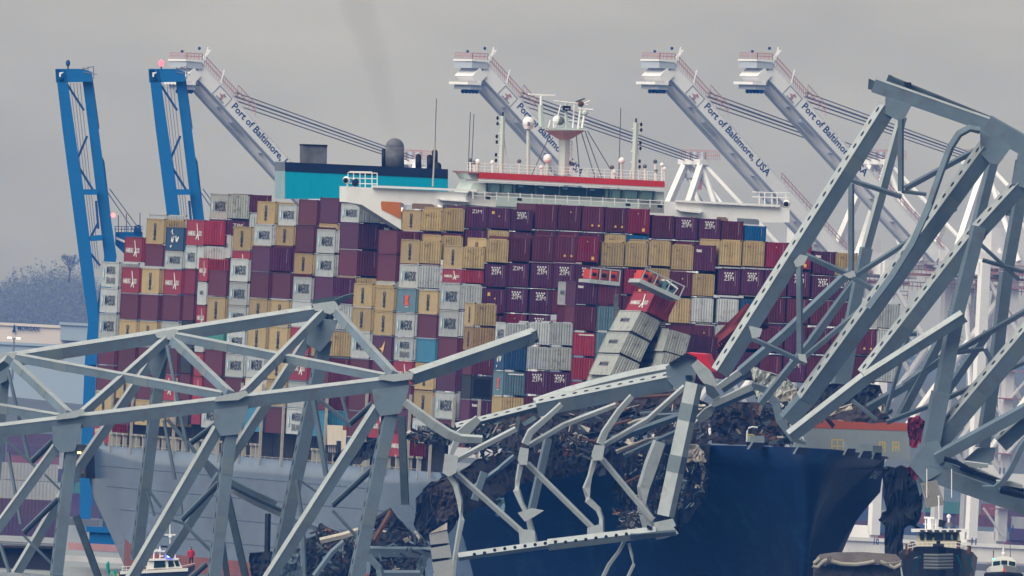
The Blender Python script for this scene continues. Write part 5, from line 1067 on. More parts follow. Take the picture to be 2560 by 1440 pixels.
# blue cranes seen nearly end on
def blue_crane(tx, ty, label, lit, rear):
    T = W(tx, ty, YP - 60); l = V((.985, .17, 0)); h = V((-.17, -.985, 0)); G = 1.4; k = FPX / (YP - 60)
    e = empty('ship_to_shore_crane', V((T.x + 7, T.y + 10, G)), label, 'crane', 'blue dock cranes with upright booms')
    sx = lambda x, y, d=0: W(tx + x, ty + y, YP - 60 + d)
    b = MB()
    b.prism([sx(0, 3), sx(30, 3), sx(66, 480), sx(98, 650), sx(64, 650), sx(33, 480)], (0, 3, 0), CBLU) if 0 else None
    def limb(pts, d): 
        for (x0, y0, w0), (x1, y1, w1) in zip(pts, pts[1:]): b.prism([sx(x0 - w0 / 2, y0, d), sx(x0 + w0 / 2, y0, d), sx(x1 + w1 / 2, y1, d), sx(x1 - w1 / 2, y1, d)], (0, 2.6, 0), CBLU)
    limb([(14, 2, 26), (33, 150, 30), (54, 300, 33), (77, 480, 32), (96, 630, 28), (95, 740, 30)], 0)
    boom1 = b.build('boom_girder', e)
    b = MB(); limb([(79, 20, 24), (96, 150, 25), (113, 288, 26), (126, 380, 28), (138, 470, 31), (124, 560, 27), (104, 650, 20)], 2); b.build('boom_girder', e)
    b = MB(); limb([(88, 100, 8), (104, 200, 10), (120, 232, 6), (136, 380, 8), (146, 480, 8)], 5); b.build('boom_rail', e)
    b = MB(); b.prism([sx(0, 0), sx(70, 0), sx(92, 8), sx(92, 32), sx(2, 34)], (0, 3.4, 0), CBLU)
    b.prism([sx(10, 9, -1), sx(22, 8, -1), sx(14, 14, -1), sx(14, 20, -1), sx(10, 20, -1)], (0, .3, 0), CWHT)
    for xa, ya, xb, yb in ((66, 2, 96, -6), (70, 8, 104, 14), (96, -6, 96, 26), (70, -4, 70, 2), (82, -6, 82, 4)): b.bar(sx(xa, ya), sx(xb, yb), .2, .2, CCAB)
    b.tube([sx(32, 0), sx(32, -18)], .16, CBLD, 6); hd = b.build('boom_head', e)
    b = MB(); b.ball(sx(32, -14), .5, mat('beacon_red', (.6, .05, .05), emit=(1, .05, .08), estr=2.2) if lit else CBLD, 8, 1.5); b.build('beacon', hd)
    b = MB()
    for (xa, ya, xb, yb) in ((28, 36, 72, 104), (80, 168, 56, 224), (58, 244, 100, 312), (102, 330, 108, 400), (108, 384, 84, 430), (84, 456, 112, 492), (72, 308, 106, 306), (88, 428, 118, 424)): b.bar(sx(xa, ya, 1), sx(xb, yb, 1), .5, .5, CBLD)
    for (xa, ya, xb, yb) in ((70, 308, 106, 308), (88, 424, 118, 422)): b.bar(sx(xa, ya, .5), sx(xb, yb, .5), 1.4, 1.2, CBLU)
    b.build('cross_brace', e)
    b = MB()
    for i in range(5): b.tube([sx(30 + i * 8, 36, 4), sx(88 + i * 5.5, 500, 4)], .06, CCAB, 4)
    for (xa, ya, xb, yb) in ((92, 20, 110, 150), (136, 300, 208, 398), (132, 310, 196, 404), (110, 232, 128, 420)): b.tube([sx(xa, ya, 4), sx(xb, yb, 4)], .11, CCAB, 4)
    b.build('hoist_rope', e)
    b = MB(); limb([(96, 650, 30), (88, 740, 29), (80, 940, 30), (72, 1230, 27)], 1); b.build('leg', e)
    if rear:
        b = MB(); b.prism([sx(150, 408, 6), sx(218, 408, 6), sx(218, 440, 6), sx(196, 480, 6), sx(180, 470, 6), sx(150, 440, 6)], (0, 6, 0), CBLU); b.prism([sx(198, 396, 5), sx(202, 390, 5), sx(212, 390, 5), sx(216, 408, 5), sx(196, 408, 5)], (0, 2, 0), CBLD); b.prism([sx(152, 420, 5), sx(176, 430, 5), sx(176, 436, 5), sx(152, 426, 5)], (0, .2, 0), CWHT)
        gr = b.build('girder', e)
        b = MB()
        for x in range(150, 222, 8): b.bar(sx(x, 408, 6), sx(x, 394, 6), .14, .14, CBLD)
        for y in (394, 401): b.bar(sx(148, y, 6), sx(220, y, 6), .12, .12, CBLD)
        for x, y in ((158, 366), (178, 362), (212, 360)): b.bar(sx(x, 408, 6), sx(x, y, 6), .16, .16, CBLD)
        b.build('handrail', gr); b = MB(); b.ball(sx(145, 366, 5), .5, mat('beacon_rose', (.6, .1, .1), emit=(1, .12, .12), estr=1.8), 8); b.build('beacon', gr)
    return e
blue_crane(138, 172, 'blue dock crane with a lowered beacon light, leftmost in the photo', False, True)
blue_crane(371, 172, 'blue dock crane with a lit red beacon beside the white boom', True, False)

# ground sheets, water
b = MB(); b.add([(-40000, 300, 0), (40000, 300, 0), (40000, 60000, 0), (-40000, 60000, 0)], [(0, 1, 2, 3)], mat('water', (0.022, 0.045, 0.06), rough=.18, spec=.5, var=.2, scale=.02, bump=.15, stretch=(1, .3, 1))); tag(b.build('water'), 'grey river water', 'water', kind='structure')
b = MB(); b.bx(-2500, 2500, 7905, 9600, -1, 1.4, mat('quay_concrete', (.13, .13, .14), var=.3, scale=.02)); b.bx(-2500, -95, 5180, 7905, -1, 1.4, MATS['quay_concrete']); tag(b.build('quay'), 'pale concrete quay of the port', 'quay', kind='structure')
# hills: rising ground behind the port with its own trees
HM = mat('hill_ground', (0.10, 0.11, 0.115), var=.15, scale=.01, rough=.9)
def hz(x, y):
    y += 160 * math.sin(x * .006) + 90 * math.sin(x * .021)
    for (a, p), (c, q) in zip(((9500, .5), (9650, 1), (10400, 46), (18000, 84), (20000, 88)), ((9650, 1), (10400, 46), (18000, 84), (20000, 88), (30001, 90))):
        if y <= c: return max(.5, p + (q - p) * max(0, y - a) / (c - a))
    return 80
b = MB(); nx, ny = 120, 40; xs = [-2400 + 5400 * i / nx for i in range(nx + 1)]; ys_ = [9600 + 11000 * j / ny for j in range(ny + 1)]
b.add([(x, y, hz(x, y)) for y in ys_ for x in xs], [(j * (nx + 1) + i, j * (nx + 1) + i + 1, (j + 1) * (nx + 1) + i + 1, (j + 1) * (nx + 1) + i) for j in range(ny) for i in range(nx)], HM); tag(b.build('hill', smooth=True), 'hazy rising ground beyond the port', 'hill', kind='structure')
rr = random.Random(11); b = MB(); LF = [mat('far_foliage', (.085, .095, .10), var=.15, scale=.2), mat('far_foliage_brown', (.10, .10, .10), var=.15, scale=.2)]
for m_, c_ in zip(LF, ((.22, .235, .235), (.24, .235, .23))):             # thin winter twigs pass light both ways
    t_ = m_.node_tree; t_.nodes.clear(); o_ = t_.nodes.new('ShaderNodeOutputMaterial'); mx_ = t_.nodes.new('ShaderNodeMixShader'); d_ = t_.nodes.new('ShaderNodeBsdfDiffuse'); r_ = t_.nodes.new('ShaderNodeBsdfTranslucent')
    d_.inputs[0].default_value = r_.inputs[0].default_value = (*c_, 1); t_.links.new(d_.outputs[0], mx_.inputs[1]); t_.links.new(r_.outputs[0], mx_.inputs[2]); t_.links.new(mx_.outputs[0], o_.inputs[0])
def cluster(x, y, z, r, h, n):
    m = rr.choice(LF)
    for _ in range(n):
        a, t = rr.uniform(0, 6.28), rr.random() ** .6; d = V((math.cos(a) * r * t, math.sin(a) * r * t, h * rr.uniform(.15, 1) * (1 - .45 * t))); s_ = rr.uniform(.35, .95)
        q = [V((rr.uniform(-s_, s_), rr.uniform(-s_, s_), rr.uniform(-s_, s_))) for _ in range(3)]; b.add([V((x, y, z)) + d + k for k in q], [(0, 1, 2)], m)
for i in range(900):
    x = rr.uniform(-190, -95) if i < 720 else rr.uniform(60, 240); y = 16800 + 1700 * rr.random() ** .8; cluster(x * y / 11000, y, hz(x * y / 11000, y) - 3, rr.uniform(6, 12), rr.uniform(14, 24) + 16 * math.exp(-((x + 136) / 15) ** 2), 300)
tag(b.build('treeline'), 'far hazy wood covering the hill behind the warehouse', 'wood', kind='stuff')
def bare_tree(px, py, Y, h, label):
    p = W(px, py, Y); e = empty('tree', p, label, 'tree'); b = MB(); c = MB(); r2 = random.Random(px)
    b.tube([p, p + V((.3, 0, h * .45))], [.5, .3], RUST, 6)
    def br(q, d, l, n):
        e2 = q + d * l; c.tube([q, e2], [.05 * n + .05, .05 * n], LF[1], 4, False)
        if n > 0:
            for _ in range(3): br(e2, (d + V((r2.uniform(-.7, .7), r2.uniform(-.7, .7), r2.uniform(-.1, .5)))).normalized(), l * .72, n - 1)
    for k in range(5): br(p + V((.3, 0, h * (.3 + .03 * k))), V((r2.uniform(-.8, .8), r2.uniform(-.8, .8), .9)).normalized(), h * .2, 4)
    b.build('trunk', e); c.build('crown', e)
bare_tree(172, 706, 16600, 14, 'bare winter tree standing above the hazy hill left of the blue crane')
# warehouses, lamp mast and low buildings left of the ship
WH = mat('warehouse_cream', (.62, .56, .54), var=.05, scale=.02); WB = mat('warehouse_blue', (.30, .37, .46), var=.05, scale=.02)
def bld(name, x0, y0, x1, y1, Y, dp, m, label, cat='warehouse', roofm=None):
    k = FPX / Y; p0, p1 = W(x0, y1, Y), W(x1, y1, Y); hgt = (y1 - y0) / k; e = empty(name, (p0 + p1) / 2, label, cat)
    b = MB(); zb = min(p0.z, p1.z); b.bx(p0.x, p1.x, Y, Y + dp, zb, zb + hgt, m); b.build('wall', e)
    b = MB(); b.bx(p0.x - .5, p1.x + .5, Y - .5, Y + dp, zb + hgt, zb + hgt + .8, roofm or m); b.build('roof', e); return e
e = bld('warehouse', -300, 798, 218, 848, 10400, 90, WH, 'long pale warehouse with a tall tree emblem and dark lettering')
p = W(30, 829, 10399.5); kk = FPX / 10400; b = MB(); X = V((1, 0, -.05)).normalized(); b.text('MORGAN', W(44, 826, 10399.5), V((1, 0, 0)), V((0, 0, 1)), 54 / kk, 12 / kk, LET, .02)
q = W(35, 831, 10399.5); b.prism([q + V((x / kk, 0, y / kk)) for x, y in ((-5, 0), (5, 0), (3, 6), (4, 6), (2, 13), (2.6, 13), (0, 22), (-2.6, 13), (-2, 13), (-4, 6), (-3, 6))], (0, -.1, 0), LET); b.build('sign', e)
bld('warehouse', 150, 812, 260, 850, 10380, 60, WB, 'plain blue grey warehouse at the right end of the pale one')
bld('warehouse', -300, 846, 260, 1000, 10300, 40, WB, 'wide low blue grey shed in the haze below the lettered warehouse')
bld('warehouse', -300, 1150, 216, 1172, 9500, 60, WH, 'low pale shed behind the left truss posts'); bld('warehouse', -300, 1172, 300, 1240, 9300, 30, CBLD, 'dark blue shed above the stacked port containers')
b = MB(); p = W(30, 950, 9900); kk = FPX / 9900; b.tube([p, p + V((0, 0, 105 / kk))], [.35, .2], CCAB, 6); e = empty('lamp_mast', p, 'tall floodlight mast in front of the lettered warehouse', 'lamp mast'); b.build('pole', e)
b = MB(); 
for dx in (-14, -9, 8, 13): b.box(p + V((dx / kk, 0, 105 / kk)), (.28, .2, .2), mat('lamp_lit', (.9, .9, .85), emit=(1, .97, .9), estr=1.2))
b.bar(p + V((-16 / kk, 0, 104 / kk)), p + V((16 / kk, 0, 104 / kk)), .2, .2, CCAB); b.build('floodlight', e)
b = MB(); p = W(40, 1232, 8900); b.ball(p + V((0, 0, .8)), .55, mat('lamp_amber', (1, .5, .1), emit=(1, .5, .12), estr=1.3), 8); b.tube([p - V((0, 0, 4)), p + V((0, 0, .4))], .14, CCAB, 5); tag(b.build('amber_lamp'), 'small amber lamp on a post low at the left', 'lamp')
# port container yard: uncountable far stacks
ym = lambda n_, c: mat('yard_' + n_, c, var=.15, wave=.3, wavescale=12)
YC2 = [ym('plum', (.085, .05, .085)), ym('plum2', (.075, .045, .09)), ym('maroon', (.11, .05, .065)), ym('violet', (.07, .06, .12)), ym('plum3', (.09, .05, .075)), ym('navy', (.05, .075, .14)), ym('slate', (.14, .18, .22)), ym('plum4', (.08, .05, .09)), ym('green', (.06, .16, .14)), ym('rose', (.2, .07, .08)), ym('grey', (.3, .31, .33))]
b = MB(); r3 = random.Random(3)
def yard(x0, x1, Y, ztop):
    x = W(x0, 1300, Y).x; xe = W(x1, 1300, Y).x
    while x < xe:
        L = r3.choice((6.1, 12.2)); n = max(1, ztop + r3.choice((-1, 0, 0, 0)))
        xp = 1280 + x / Y * FPX
        if Y < 7000 and 150 < xp < 262: x += 3; continue
        for k in range(n): b.bx(x, x + L - .15, Y + r3.uniform(-.3, .3), Y + 2.6, 1.4 + k * 2.65, 1.4 + k * 2.65 + 2.6, r3.choice(YC2))
        x += L + r3.choice((.1, .1, .4))
yard(-60, 340, 8500, 7); yard(-60, 340, 8200, 4); yard(-60, 380, 5600, 4); yard(-60, 380, 5420, 3); yard(-60, 215, 5270, 3); yard(230, 380, 5240, 2); yard(2040, 2700, 8400, 6); yard(2040, 2700, 8250, 4)
tag(b.build('container_yard'), 'far coloured rows of stacked containers on the quay', 'container yard', kind='stuff')
bld('warehouse', 222, 1330, 334, 1366, 5200, 8, CBLU, 'bright blue low shed on the quay beside the blue crane leg', 'shed')
bld('quay_wall', 150, 1404, 350, 1452, 4460, 3, mat('wall_white', (.55, .55, .56), var=.2, scale=.2), 'pale quay wall behind the patrol boat', 'wall'); bld('quay_wall', 2100, 1350, 2700, 1398, 7990, 3, mat('wall_white', (.55, .55, .56), var=.2, scale=.2), 'white sill wall behind the tug', 'wall'); bld('quay_wall', 2100, 1396, 2700, 1470, 7985, 3, mat('quay_grey', (.30, .31, .34), var=.4, scale=.3), 'grey mottled quay wall at the right', 'wall')  # lower right quay wall in a mottled mid grey
bb = MB()
for k, (x, y, tt) in enumerate(((2184, 1362, '10'), (2428, 1362, '11'), (2353, 1186, '11'), (2498, 1186, '11'), (2520, 1330, '11'))): bb.text(tt, W(x, y, 7979 if y > 1340 else 7935), V((1, 0, 0)), V((0, 0, 1)), 13 / KP, 17 / KP, LET, .03)
tag(bb.build('number_sign'), 'dark bay numbers painted along the white quay wall and legs', 'sign')
# pink gantry parts behind the patrol boat
b = MB(); 
for k in range(10):
    x = 190 + k * 26; b.bar(W(x, 1400, 5190), W(x + r3.uniform(-14, 14), 1376 + r3.uniform(-6, 6), 5190), .5, .5, CRED)
b.bar(W(170, 1368, 5192), W(460, 1384, 5192), 1, 1.4, CRED); tag(b.build('gantry'), 'faded red lattice gantry low behind the patrol boat', 'gantry')
# ------------------------------------------------------------ boats and small things on the water
def boat_hull(b, pts_deck, wl, m, P):  pass
def tug():
    Y = 3760.0; P = lambda x, y, d=0: W(x, y, Y + d)
    e = empty('tugboat', P(2346, 1470), 'black tug with a cream wheelhouse facing the camera', 'boat')
    b = MB(); k = FPX / Y
    deck = [(2252, 1382, 7), (2262, 1372, 3), (2290, 1366, -1), (2330, 1366, -4), (2346, 1367, -5), (2366, 1368, -4), (2404, 1372, -1), (2432, 1380, 3), (2444, 1394, 7)]; wl = [(2270, 1470, 7), (2280, 1470, 4), (2302, 1470, 1), (2332, 1470, -2), (2346, 1470, -3), (2362, 1470, -2), (2394, 1470, 1), (2420, 1470, 4), (2432, 1470, 7)]
    A = [P(*p) for p in deck]; B = [P(*p) for p in wl]; n = len(A); aft = [a + V((0, 22, 0)) for a in (A[0], A[-1], B[-1], B[0])]
    b.add(A + B + aft, [(i, i + 1, n + i + 1, n + i) for i in range(n - 1)] + [(0, n, 2 * n + 3, 2 * n), (n - 1, 2 * n + 1, 2 * n + 2, 2 * n - 1), tuple(range(n)) + (2 * n + 1, 2 * n)], mat('tug_black', (.012, .014, .022), rough=.4)); b.build('hull', e)
    b = MB(); TQ = mat('tug_teal', (.03, .30, .36))
    for xa, ya, xb, yb in ((2296, 1388, 2280, 1434), (2390, 1388, 2408, 1434), (2416, 1390, 2430, 1434)): b.prism([P(xa, ya, -6), P(xa + 6, ya, -6), P(xb + 3, yb, -4), P(xb, yb, -4)], (0, .1, 0), TQ)
    b.build('stripe', e)
    b = MB(); FG = mat('fender_grey2', (.11, .12, .125), var=.15)
    for i in range(5): b.tube([P(2310, 1388 + i * 8, -7.5), P(2346, 1389 + i * 8, -8), P(2382, 1388 + i * 8, -7.5)], .17, FG, 8)
    b.build('bow_fender', e)
    b = MB(); CR_ = mat('tug_cream', (.66, .60, .42), var=.1)
    b.prism([P(2298, 1328, 4), P(2398, 1328, 4), P(2404, 1372, 4), P(2290, 1372, 4)], (0, 8, 0), CR_); b.prism([P(2280, 1322, 3.4), P(2424, 1322, 3.4), P(2424, 1330, 3.4), P(2280, 1330, 3.4)], (0, 9, 0), SHIPW); b.prism([P(2300, 1326, 4), P(2394, 1326, 4), P(2398, 1352, 4), P(2296, 1352, 4)], (0, .1, 0), CR_)
    wh = b.build('wheelhouse', e)
    for (xa, xb) in ((2298, 2310), (2316, 2330), (2336, 2358), (2363, 2377), (2382, 2394)): b = MB(); b.prism([P(xa, 1333, 3.9), P(xb, 1333, 3.9), P(xb - (xa > 2380) * 2, 1350, 3.9), P(xa + (xa < 2300) * 3, 1350, 3.9)], (0, .08, 0), GLASS); b.build('window', wh)
    b = MB()
    for x in range(2300, 2392, 18): b.prism([P(x, 1325, 3.3), P(x + 12, 1325, 3.3), P(x + 12, 1329, 3.3), P(x, 1329, 3.3)], (0, .05, 0), FDARK)
    b.build('roof_trim', wh)
    b = MB(); b.tube([P(2324, 1322, 6), P(2324, 1296, 6)], .25, SHIPW, 8); b.bar(P(2310, 1294, 6), P(2336, 1295, 6), .3, .2, SHIPW)
    for x in (2314, 2330, 2340, 2346): b.tube([P(x, 1322, 6), P(x, 1298, 6)], .07, SHIPW, 5)
    b.bar(P(2308, 1310, 6), P(2348, 1311, 6), .07, .07, SHIPW); b.tube([P(2372, 1322, 6), P(2372, 1294, 6)], .12, SHIPW, 6); b.ball(P(2372, 1291, 6), .24, SHIPW, 8); b.tube([P(2348, 1300, 7), P(2347, 1242, 7)], .07, SHIPW, 5); b.ball(P(2347, 1242, 7), .14, INKW, 6); b.tube([P(2352, 1318, 6), P(2356, 1300, 6)], [.3, .4], BLK, 8); b.tube([P(2374, 1318, 6), P(2372, 1306, 6)], .35, SOOT, 8)
    for x in (2317, 2379): b.tube([P(x, 1244, 8), P(x, 1172, 8)], .05, SHIPW, 4)
    b.build('mast', e)
    b = MB(); b.box(P(2346, 1368, -3), (.5, .5, .3), BLK); b.tube([P(2332, 1365, -4), P(2360, 1365, -4)], .24, BLK, 10); b.tube([P(2346, 1372, -4), P(2346, 1352, -4)], .2, BLK, 6); b.build('winch', e)
    b = MB()
    for x, y0, y1 in ((2268, 1386, 1360), (2280, 1378, 1354), (2396, 1374, 1352), (2422, 1384, 1364)): b.tube([P(x, y0, 0), P(x + 1, y1, 0)], .22, RUST, 6)
    b.build('bollard', e)
    b = MB()
    for y in (1356, 1364): b.bar(P(2270, y + 6, -1), P(2300, y, -1), .06, .06, SHIPW); b.bar(P(2392, y, -1), P(2420, y + 6, -1), .06, .06, SHIPW); b.bar(P(2300, y, -1), P(2392, y, -1), .05, .05, SHIPW)
    for x in range(2270, 2424, 12): b.bar(P(x, 1374, -1), P(x, 1358, -1), .05, .05, SHIPW)
    b.build('railing', e)
tug()
def launch():
    Y = 3700.0; P = lambda x, y, d=0: W(x, y, Y + d); e = empty('pilot_boat', P(2508, 1460), 'small white boat with a rounded cabin right of the tug', 'boat'); WHT = mat('boat_white', (.72, .72, .69), var=.06)
    b = MB(); A = [P(2466, 1424, 3), P(2474, 1416, 1), P(2508, 1412, -1.5), P(2544, 1418, 1), P(2552, 1426, 3)]; B = [P(2474, 1450, 3), P(2482, 1450, 1), P(2508, 1450, -1), P(2536, 1450, 1), P(2544, 1450, 3)]
    b.add(A + B + [P(2552, 1426, 9), P(2466, 1424, 9)], [(i, i + 1, i + 6, i + 5) for i in range(4)] + [(0, 1, 2, 3, 4, 5 + 5, 11)], WHT); b.build('hull', e)
    b = MB(); b.tube([P(2466, 1438, 1.4), P(2508, 1436, -2), P(2552, 1440, 1.4)], .3, BLK, 8); b.build('fender', e)
    b = MB(); b.prism([P(2482, 1402, 1), P(2490, 1394, 1), P(2510, 1390, 1), P(2530, 1394, 1), P(2540, 1404, 1), P(2540, 1420, 1), P(2480, 1420, 1)], (0, 4, 0), WHT); cab = b.build('cabin', e)
    for pl in ([(2483, 1404), (2500, 1402), (2500, 1413), (2482, 1415)], [(2503, 1401), (2518, 1401), (2518, 1412), (2503, 1412)], [(2522, 1402), (2538, 1405), (2538, 1416), (2522, 1413)]): b = MB(); b.prism([P(x, y, .9) for x, y in pl], (0, .05, 0), GLASS); b.build('window', cab)
    b = MB(); b.tube([P(2508, 1390, 2), P(2509, 1368, 2)], .1, WHT, 6); b.ball(P(2509, 1384, 2), .22, WHT, 8); b.tube([P(2483, 1394, 2), P(2484, 1376, 2)], .06, RUST, 4); b.ball(P(2484, 1398, .8), .1, mat('lamp_green', (.1, .8, .5), emit=(.1, 1, .6), estr=1), 6); b.tube([P(2526, 1394, 2), P(2525, 1352, 2)], .04, SOOT, 4); b.build('mast', e)
    b = MB(); b.text('A', P(2505, 1432, -1.8), V((1, 0, 0)), V((0, 0, 1)), .4, .55, INKO, .02); b.build('lettering', e)
launch()
def patrol():
    Y = 3860.0; P = lambda x, y, d=0: W(x, y, Y + d); k = FPX / Y; e = empty('patrol_boat', P(400, 1440), 'small dark hulled patrol boat with a lit blue lamp', 'boat'); WHT = mat('boat_white', (.72, .72, .69)); HB = mat('patrol_hull', (.02, .03, .05), rough=.4)
    b = MB(); b.prism([P(296, 1432), P(330, 1432), P(372, 1430), P(450, 1424), P(488, 1412), P(486, 1424), P(466, 1442), P(300, 1446)], (0, 2.8, 0), HB); b.prism([P(300, 1428, -.1), P(372, 1426, -.1), P(470, 1420, -.1), P(470, 1428, -.1), P(300, 1436, -.1)], (0, 3.0, 0), WHT); b.build('hull', e)
    b = MB(); b.prism([P(370, 1400, .4), P(446, 1398, .4), P(456, 1420, .4), P(366, 1424, .4)], (0, 2, 0), WHT); b.prism([P(368, 1397, .2), P(448, 1395, .2), P(446, 1400, .2), P(370, 1402, .2)], (0, 2.4, 0), SHIPW); cab = b.build('cabin', e)
    for pl in ([(386, 1402), (412, 1402), (414, 1418), (384, 1420)], [(420, 1402), (432, 1402), (436, 1416), (421, 1418)], [(436, 1402), (444, 1401), (450, 1415), (440, 1416)]): b = MB(); b.prism([P(x, y, .3) for x, y in pl], (0, .05, 0), GLASS); b.build('window', cab)
    b = MB()
    for x in (384, 400, 414, 438): b.tube([P(x, 1398, 1), P(x + (3 if x < 400 else 0), 1366, 1)], .07, SHIPW, 5)
    b.bar(P(384, 1378, 1), P(440, 1378, 1), .5, .14, SHIPW); b.bar(P(402, 1366, 1), P(440, 1368, 1), .6, .2, BLK); b.bar(P(412, 1337, 1), P(440, 1337, 1), .25, .14, SHIPW); b.tube([P(425, 1366, 1), P(425, 1306, 1)], .06, SHIPW, 5); b.ball(P(426, 1342, 1), .2, SHIPW, 8); b.box(P(396, 1376, 1), (.3, .3, .12), SHIPW); b.box(P(443, 1360, 1), (.3, .3, .12), SHIPW); b.build('radar_arch', e)
    b = MB(); b.box(P(421, 1390, .2), (.34, .2, .2), mat('police_blue', (.1, .2, 1), emit=(.01, .06, 1.0), estr=1.1)); b.box(P(421, 1391, .05), (.14, .1, .08), mat('police_core', (.9, .95, 1), emit=(.6, .8, 1.0), estr=.9)); b.build('blue_lamp', e)
    b = MB(); b.box(P(404, 1390, .6), (.2, .2, .07), INKW); b.build('lamp', e)
    b = MB()
    for x in range(306, 370, 10): b.bar(P(x, 1434), P(x, 1416), .05, .05, SHIPW)
    for y in (1416, 1424): b.bar(P(304, y), P(370, y), .05, .05, SHIPW)
    b.bar(P(452, 1416, .4), P(486, 1408, .4), .05, .05, SHIPW); b.build('railing', e)
    # deckhand on the foredeck
    p = empty('person', P(479, 1414, .8), 'person in a red jacket standing on the foredeck of the patrol boat', 'person')
    me = bpy.data.meshes.new('body'); g = lambda x, y: P(478 + x, 1412 - y, .8)
    J = [g(0, 20), g(0, 26), g(0, 33), g(0, 37), g(0, 41), g(-3, 19), g(-3.4, 10), g(-3.4, 0), g(3, 19), g(3.4, 10), g(3.6, 0), g(-5.4, 34), g(-7.4, 27), g(-5.4, 21), g(5.4, 34), g(7.6, 27), g(5.6, 21)]
    o0 = p.location; me.from_pydata([tuple(j - o0) for j in J], [(0, 1), (1, 2), (2, 3), (3, 4), (0, 5), (5, 6), (6, 7), (0, 8), (8, 9), (9, 10), (2, 11), (11, 12), (12, 13), (2, 14), (14, 15), (15, 16)], [])
    bo = bpy.data.objects.new('body', me); COL.objects.link(bo); bo.parent = p; sk = bo.modifiers.new('skin', 'SKIN'); bo.modifiers.new('sub', 'SUBSURF').render_levels = 1
    R = [.17, .18, .2, .08, .11, .12, .09, .07, .12, .09, .07, .1, .08, .06, .1, .08, .06]
    for v, r in zip(me.skin_vertices[0].data, R): v.radius = (r, r)
    me.skin_vertices[0].data[0].use_root = True; me.materials.append(mat('cloth_dark', (.03, .03, .05)))
    b = MB(); jm = mat('jacket_red', (.50, .03, .03)); b.tube([g(0, 19), g(0, 25), g(0, 34), g(0, 37)], [.24, .26, .27, .12], jm, 10)
    for s_ in (-1, 1): b.tube([g(s_ * 3.5, 34.5), g(s_ * 6, 33), g(s_ * 7.6, 27), g(s_ * 5.8, 22)], [.12, .13, .11, .09], jm, 8)
    b.build('jacket', p); b = MB(); b.ball(g(0, 42), .115, mat('skin_tone', (.45, .28, .2)), 10, 1.2); b.ball(g(0, 43.5), .13, mat('cap_dark', (.03, .03, .04)), 10, .7, True); b.build('head', p)
patrol()
b = MB(); p = W(281, 1452, 3900); GB = mat('buoy_green', (.02, .27, .20), var=.1); q = lambda x, y: W(x, y, 3900)
b.prism([q(270, 1426), q(292, 1426), q(292, 1450), q(270, 1450)], (0, .8, 0), GB); b.tube([q(270, 1428), q(269, 1410), q(271, 1404)], [.18, .2, .1], GB, 8); b.prism([q(292, 1434), q(300, 1434), q(302, 1450), q(294, 1450)], (0, .5, 0), YEL)
for k in (-1, 1): b.bar(q(280 + k * 2, 1428), q(280 + k * 3, 1438), .05, .05, INKW, V((0, 1, 0)))
tag(b.build('channel_marker'), 'green channel marker low at the left beside the patrol boat', 'marker')
# pier-protection dolphin with draped hawser
DOL = mat('dolphin_concrete', (.20, .175, .165), var=.3, scale=.5, rough=.9, dirt=(.08, .07, .06), dirtamt=.5, bump=.3); Y = 3780.0; P = lambda x, y, d=0: W(x, y, Y + d)
e = empty('pier_dolphin', P(2145, 1470), 'brown concrete dolphin with a thick rope draped round it', 'dolphin'); b = MB()
b.prism([P(2044, 1392), P(2052, 1386), P(2090, 1381), P(2160, 1380), P(2240, 1386), P(2252, 1398), P(2250, 1412), P(2040, 1410)], (0, 7, 0), DOL); b.build('cap', e)
b = MB(); b.prism([P(2036, 1412, .6), P(2250, 1412, .6), P(2256, 1470, .6), P(2030, 1470, .6)], (0, 6, 0), mat('dolphin_base', (.07, .07, .07), var=.6, scale=1.5, rough=.95, bump=.5)); b.build('base', e)
b = MB(); RP = mat('rope_pale', (.33, .31, .27), var=.2); 
for pts in ([(2050, 1396), (2036, 1408), (2032, 1416), (2044, 1418), (2058, 1404), (2068, 1400)], [(2072, 1396), (2082, 1404), (2104, 1410), (2140, 1412), (2168, 1408), (2186, 1404)], [(2200, 1404), (2222, 1414), (2236, 1420), (2252, 1412), (2254, 1402)]): b.tube([P(x, y, -.4) for x, y in pts], .22, RP, 8)
b.build('rope', e); b = MB()
for x, y in ((2062, 1410), (2217, 1412), (2074, 1396)): b.tube([P(x + 4 * math.cos(a), y + 4 * math.sin(a), -.6) for a in [k * .9 for k in range(8)]], .06, SOOT, 5)
b.build('mooring_ring', e)
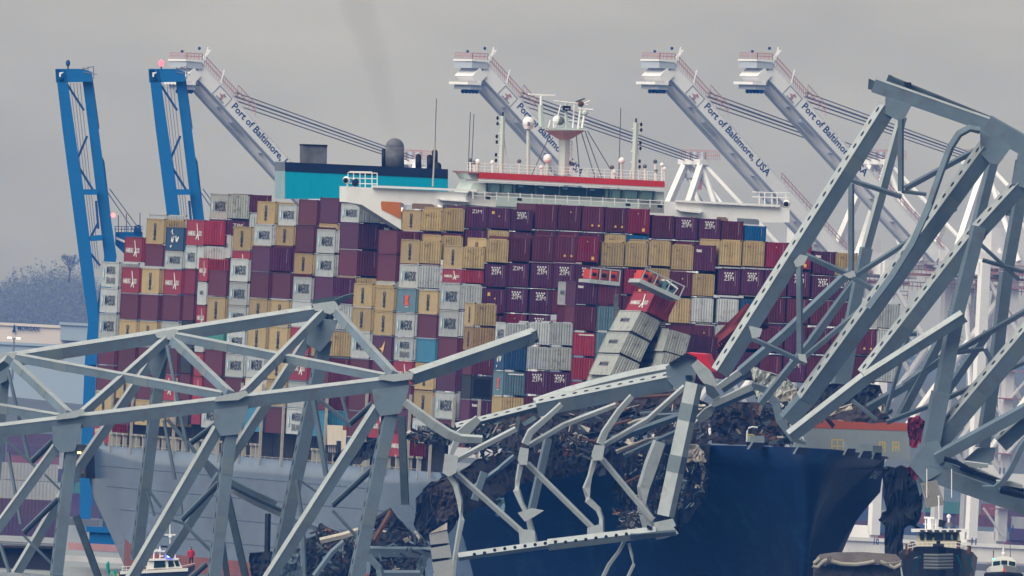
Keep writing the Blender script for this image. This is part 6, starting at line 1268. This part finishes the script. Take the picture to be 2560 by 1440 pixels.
b = MB(); b.tube([W(2212, 1408, 3779), W(2240, 1406, 3775), W(2300, 1392, 3756)], .06, RP, 5); tag(b.build('mooring_line'), 'thin mooring line from the dolphin to the tug', 'rope')
b = MB(); PD = mat('pier_dark', (.035, .035, .04), var=.4, scale=.3, rough=.9)
b.prism([W(-40, 1368, 3990), W(128, 1372, 3990), W(128, 1460, 3990), W(-40, 1460, 3990)], (0, 14, 0), PD); b.prism([W(-40, 1362, 3989), W(130, 1366, 3989), W(130, 1372, 3989), W(-40, 1368, 3989)], (0, 16, 0), SLAB)
tag(b.build('pier_stub'), 'dark pier stub low at the left behind the truss posts', 'pier')
# ------------------------------------------------------------ air between the camera and the port
hm = bpy.data.materials.new('haze_air'); hm.use_nodes = True; t = hm.node_tree; t.nodes.clear(); o_ = t.nodes.new('ShaderNodeOutputMaterial'); pv_ = t.nodes.new('ShaderNodeVolumePrincipled')
pv_.inputs['Color'].default_value = (0.05, 0.28, 1.0, 1); pv_.inputs['Absorption Color'].default_value = (1, 1, 1, 1); pv_.inputs['Density'].default_value = 3.3e-5; pv_.inputs['Anisotropy'].default_value = 0.0
t.links.new(pv_.outputs[0], o_.inputs['Volume'])
b = MB(); b.bx(-2600, 2600, -300, 20800, -2, 240, hm); tag(b.outward().build('haze'), 'pale blue haze over the river', 'haze', kind='stuff')

# thin exhaust smoke
sm = bpy.data.materials.new('smoke_thin'); sm.use_nodes = True; t = sm.node_tree; t.nodes.clear(); o_ = t.nodes.new('ShaderNodeOutputMaterial'); pv2 = t.nodes.new('ShaderNodeVolumePrincipled')
pv2.inputs['Color'].default_value = (0.12, 0.11, 0.10, 1); pv2.inputs['Density'].default_value = 0.03
t.links.new(pv2.outputs[0], o_.inputs['Volume'])
b = MB(); pts = [pf(985, 342, -2), pf(968, 290, -2), pf(955, 220, -2), pf(935, 130, -2), pf(905, 50, -2), pf(880, -40, -2)]
b.tube(pts, [.6, .95, 1.3, 1.7, 2.0, 2.3], sm, 14); tag(b.outward().build('smoke'), 'faint brown exhaust smoke drifting up from the funnel', 'smoke', kind='stuff')
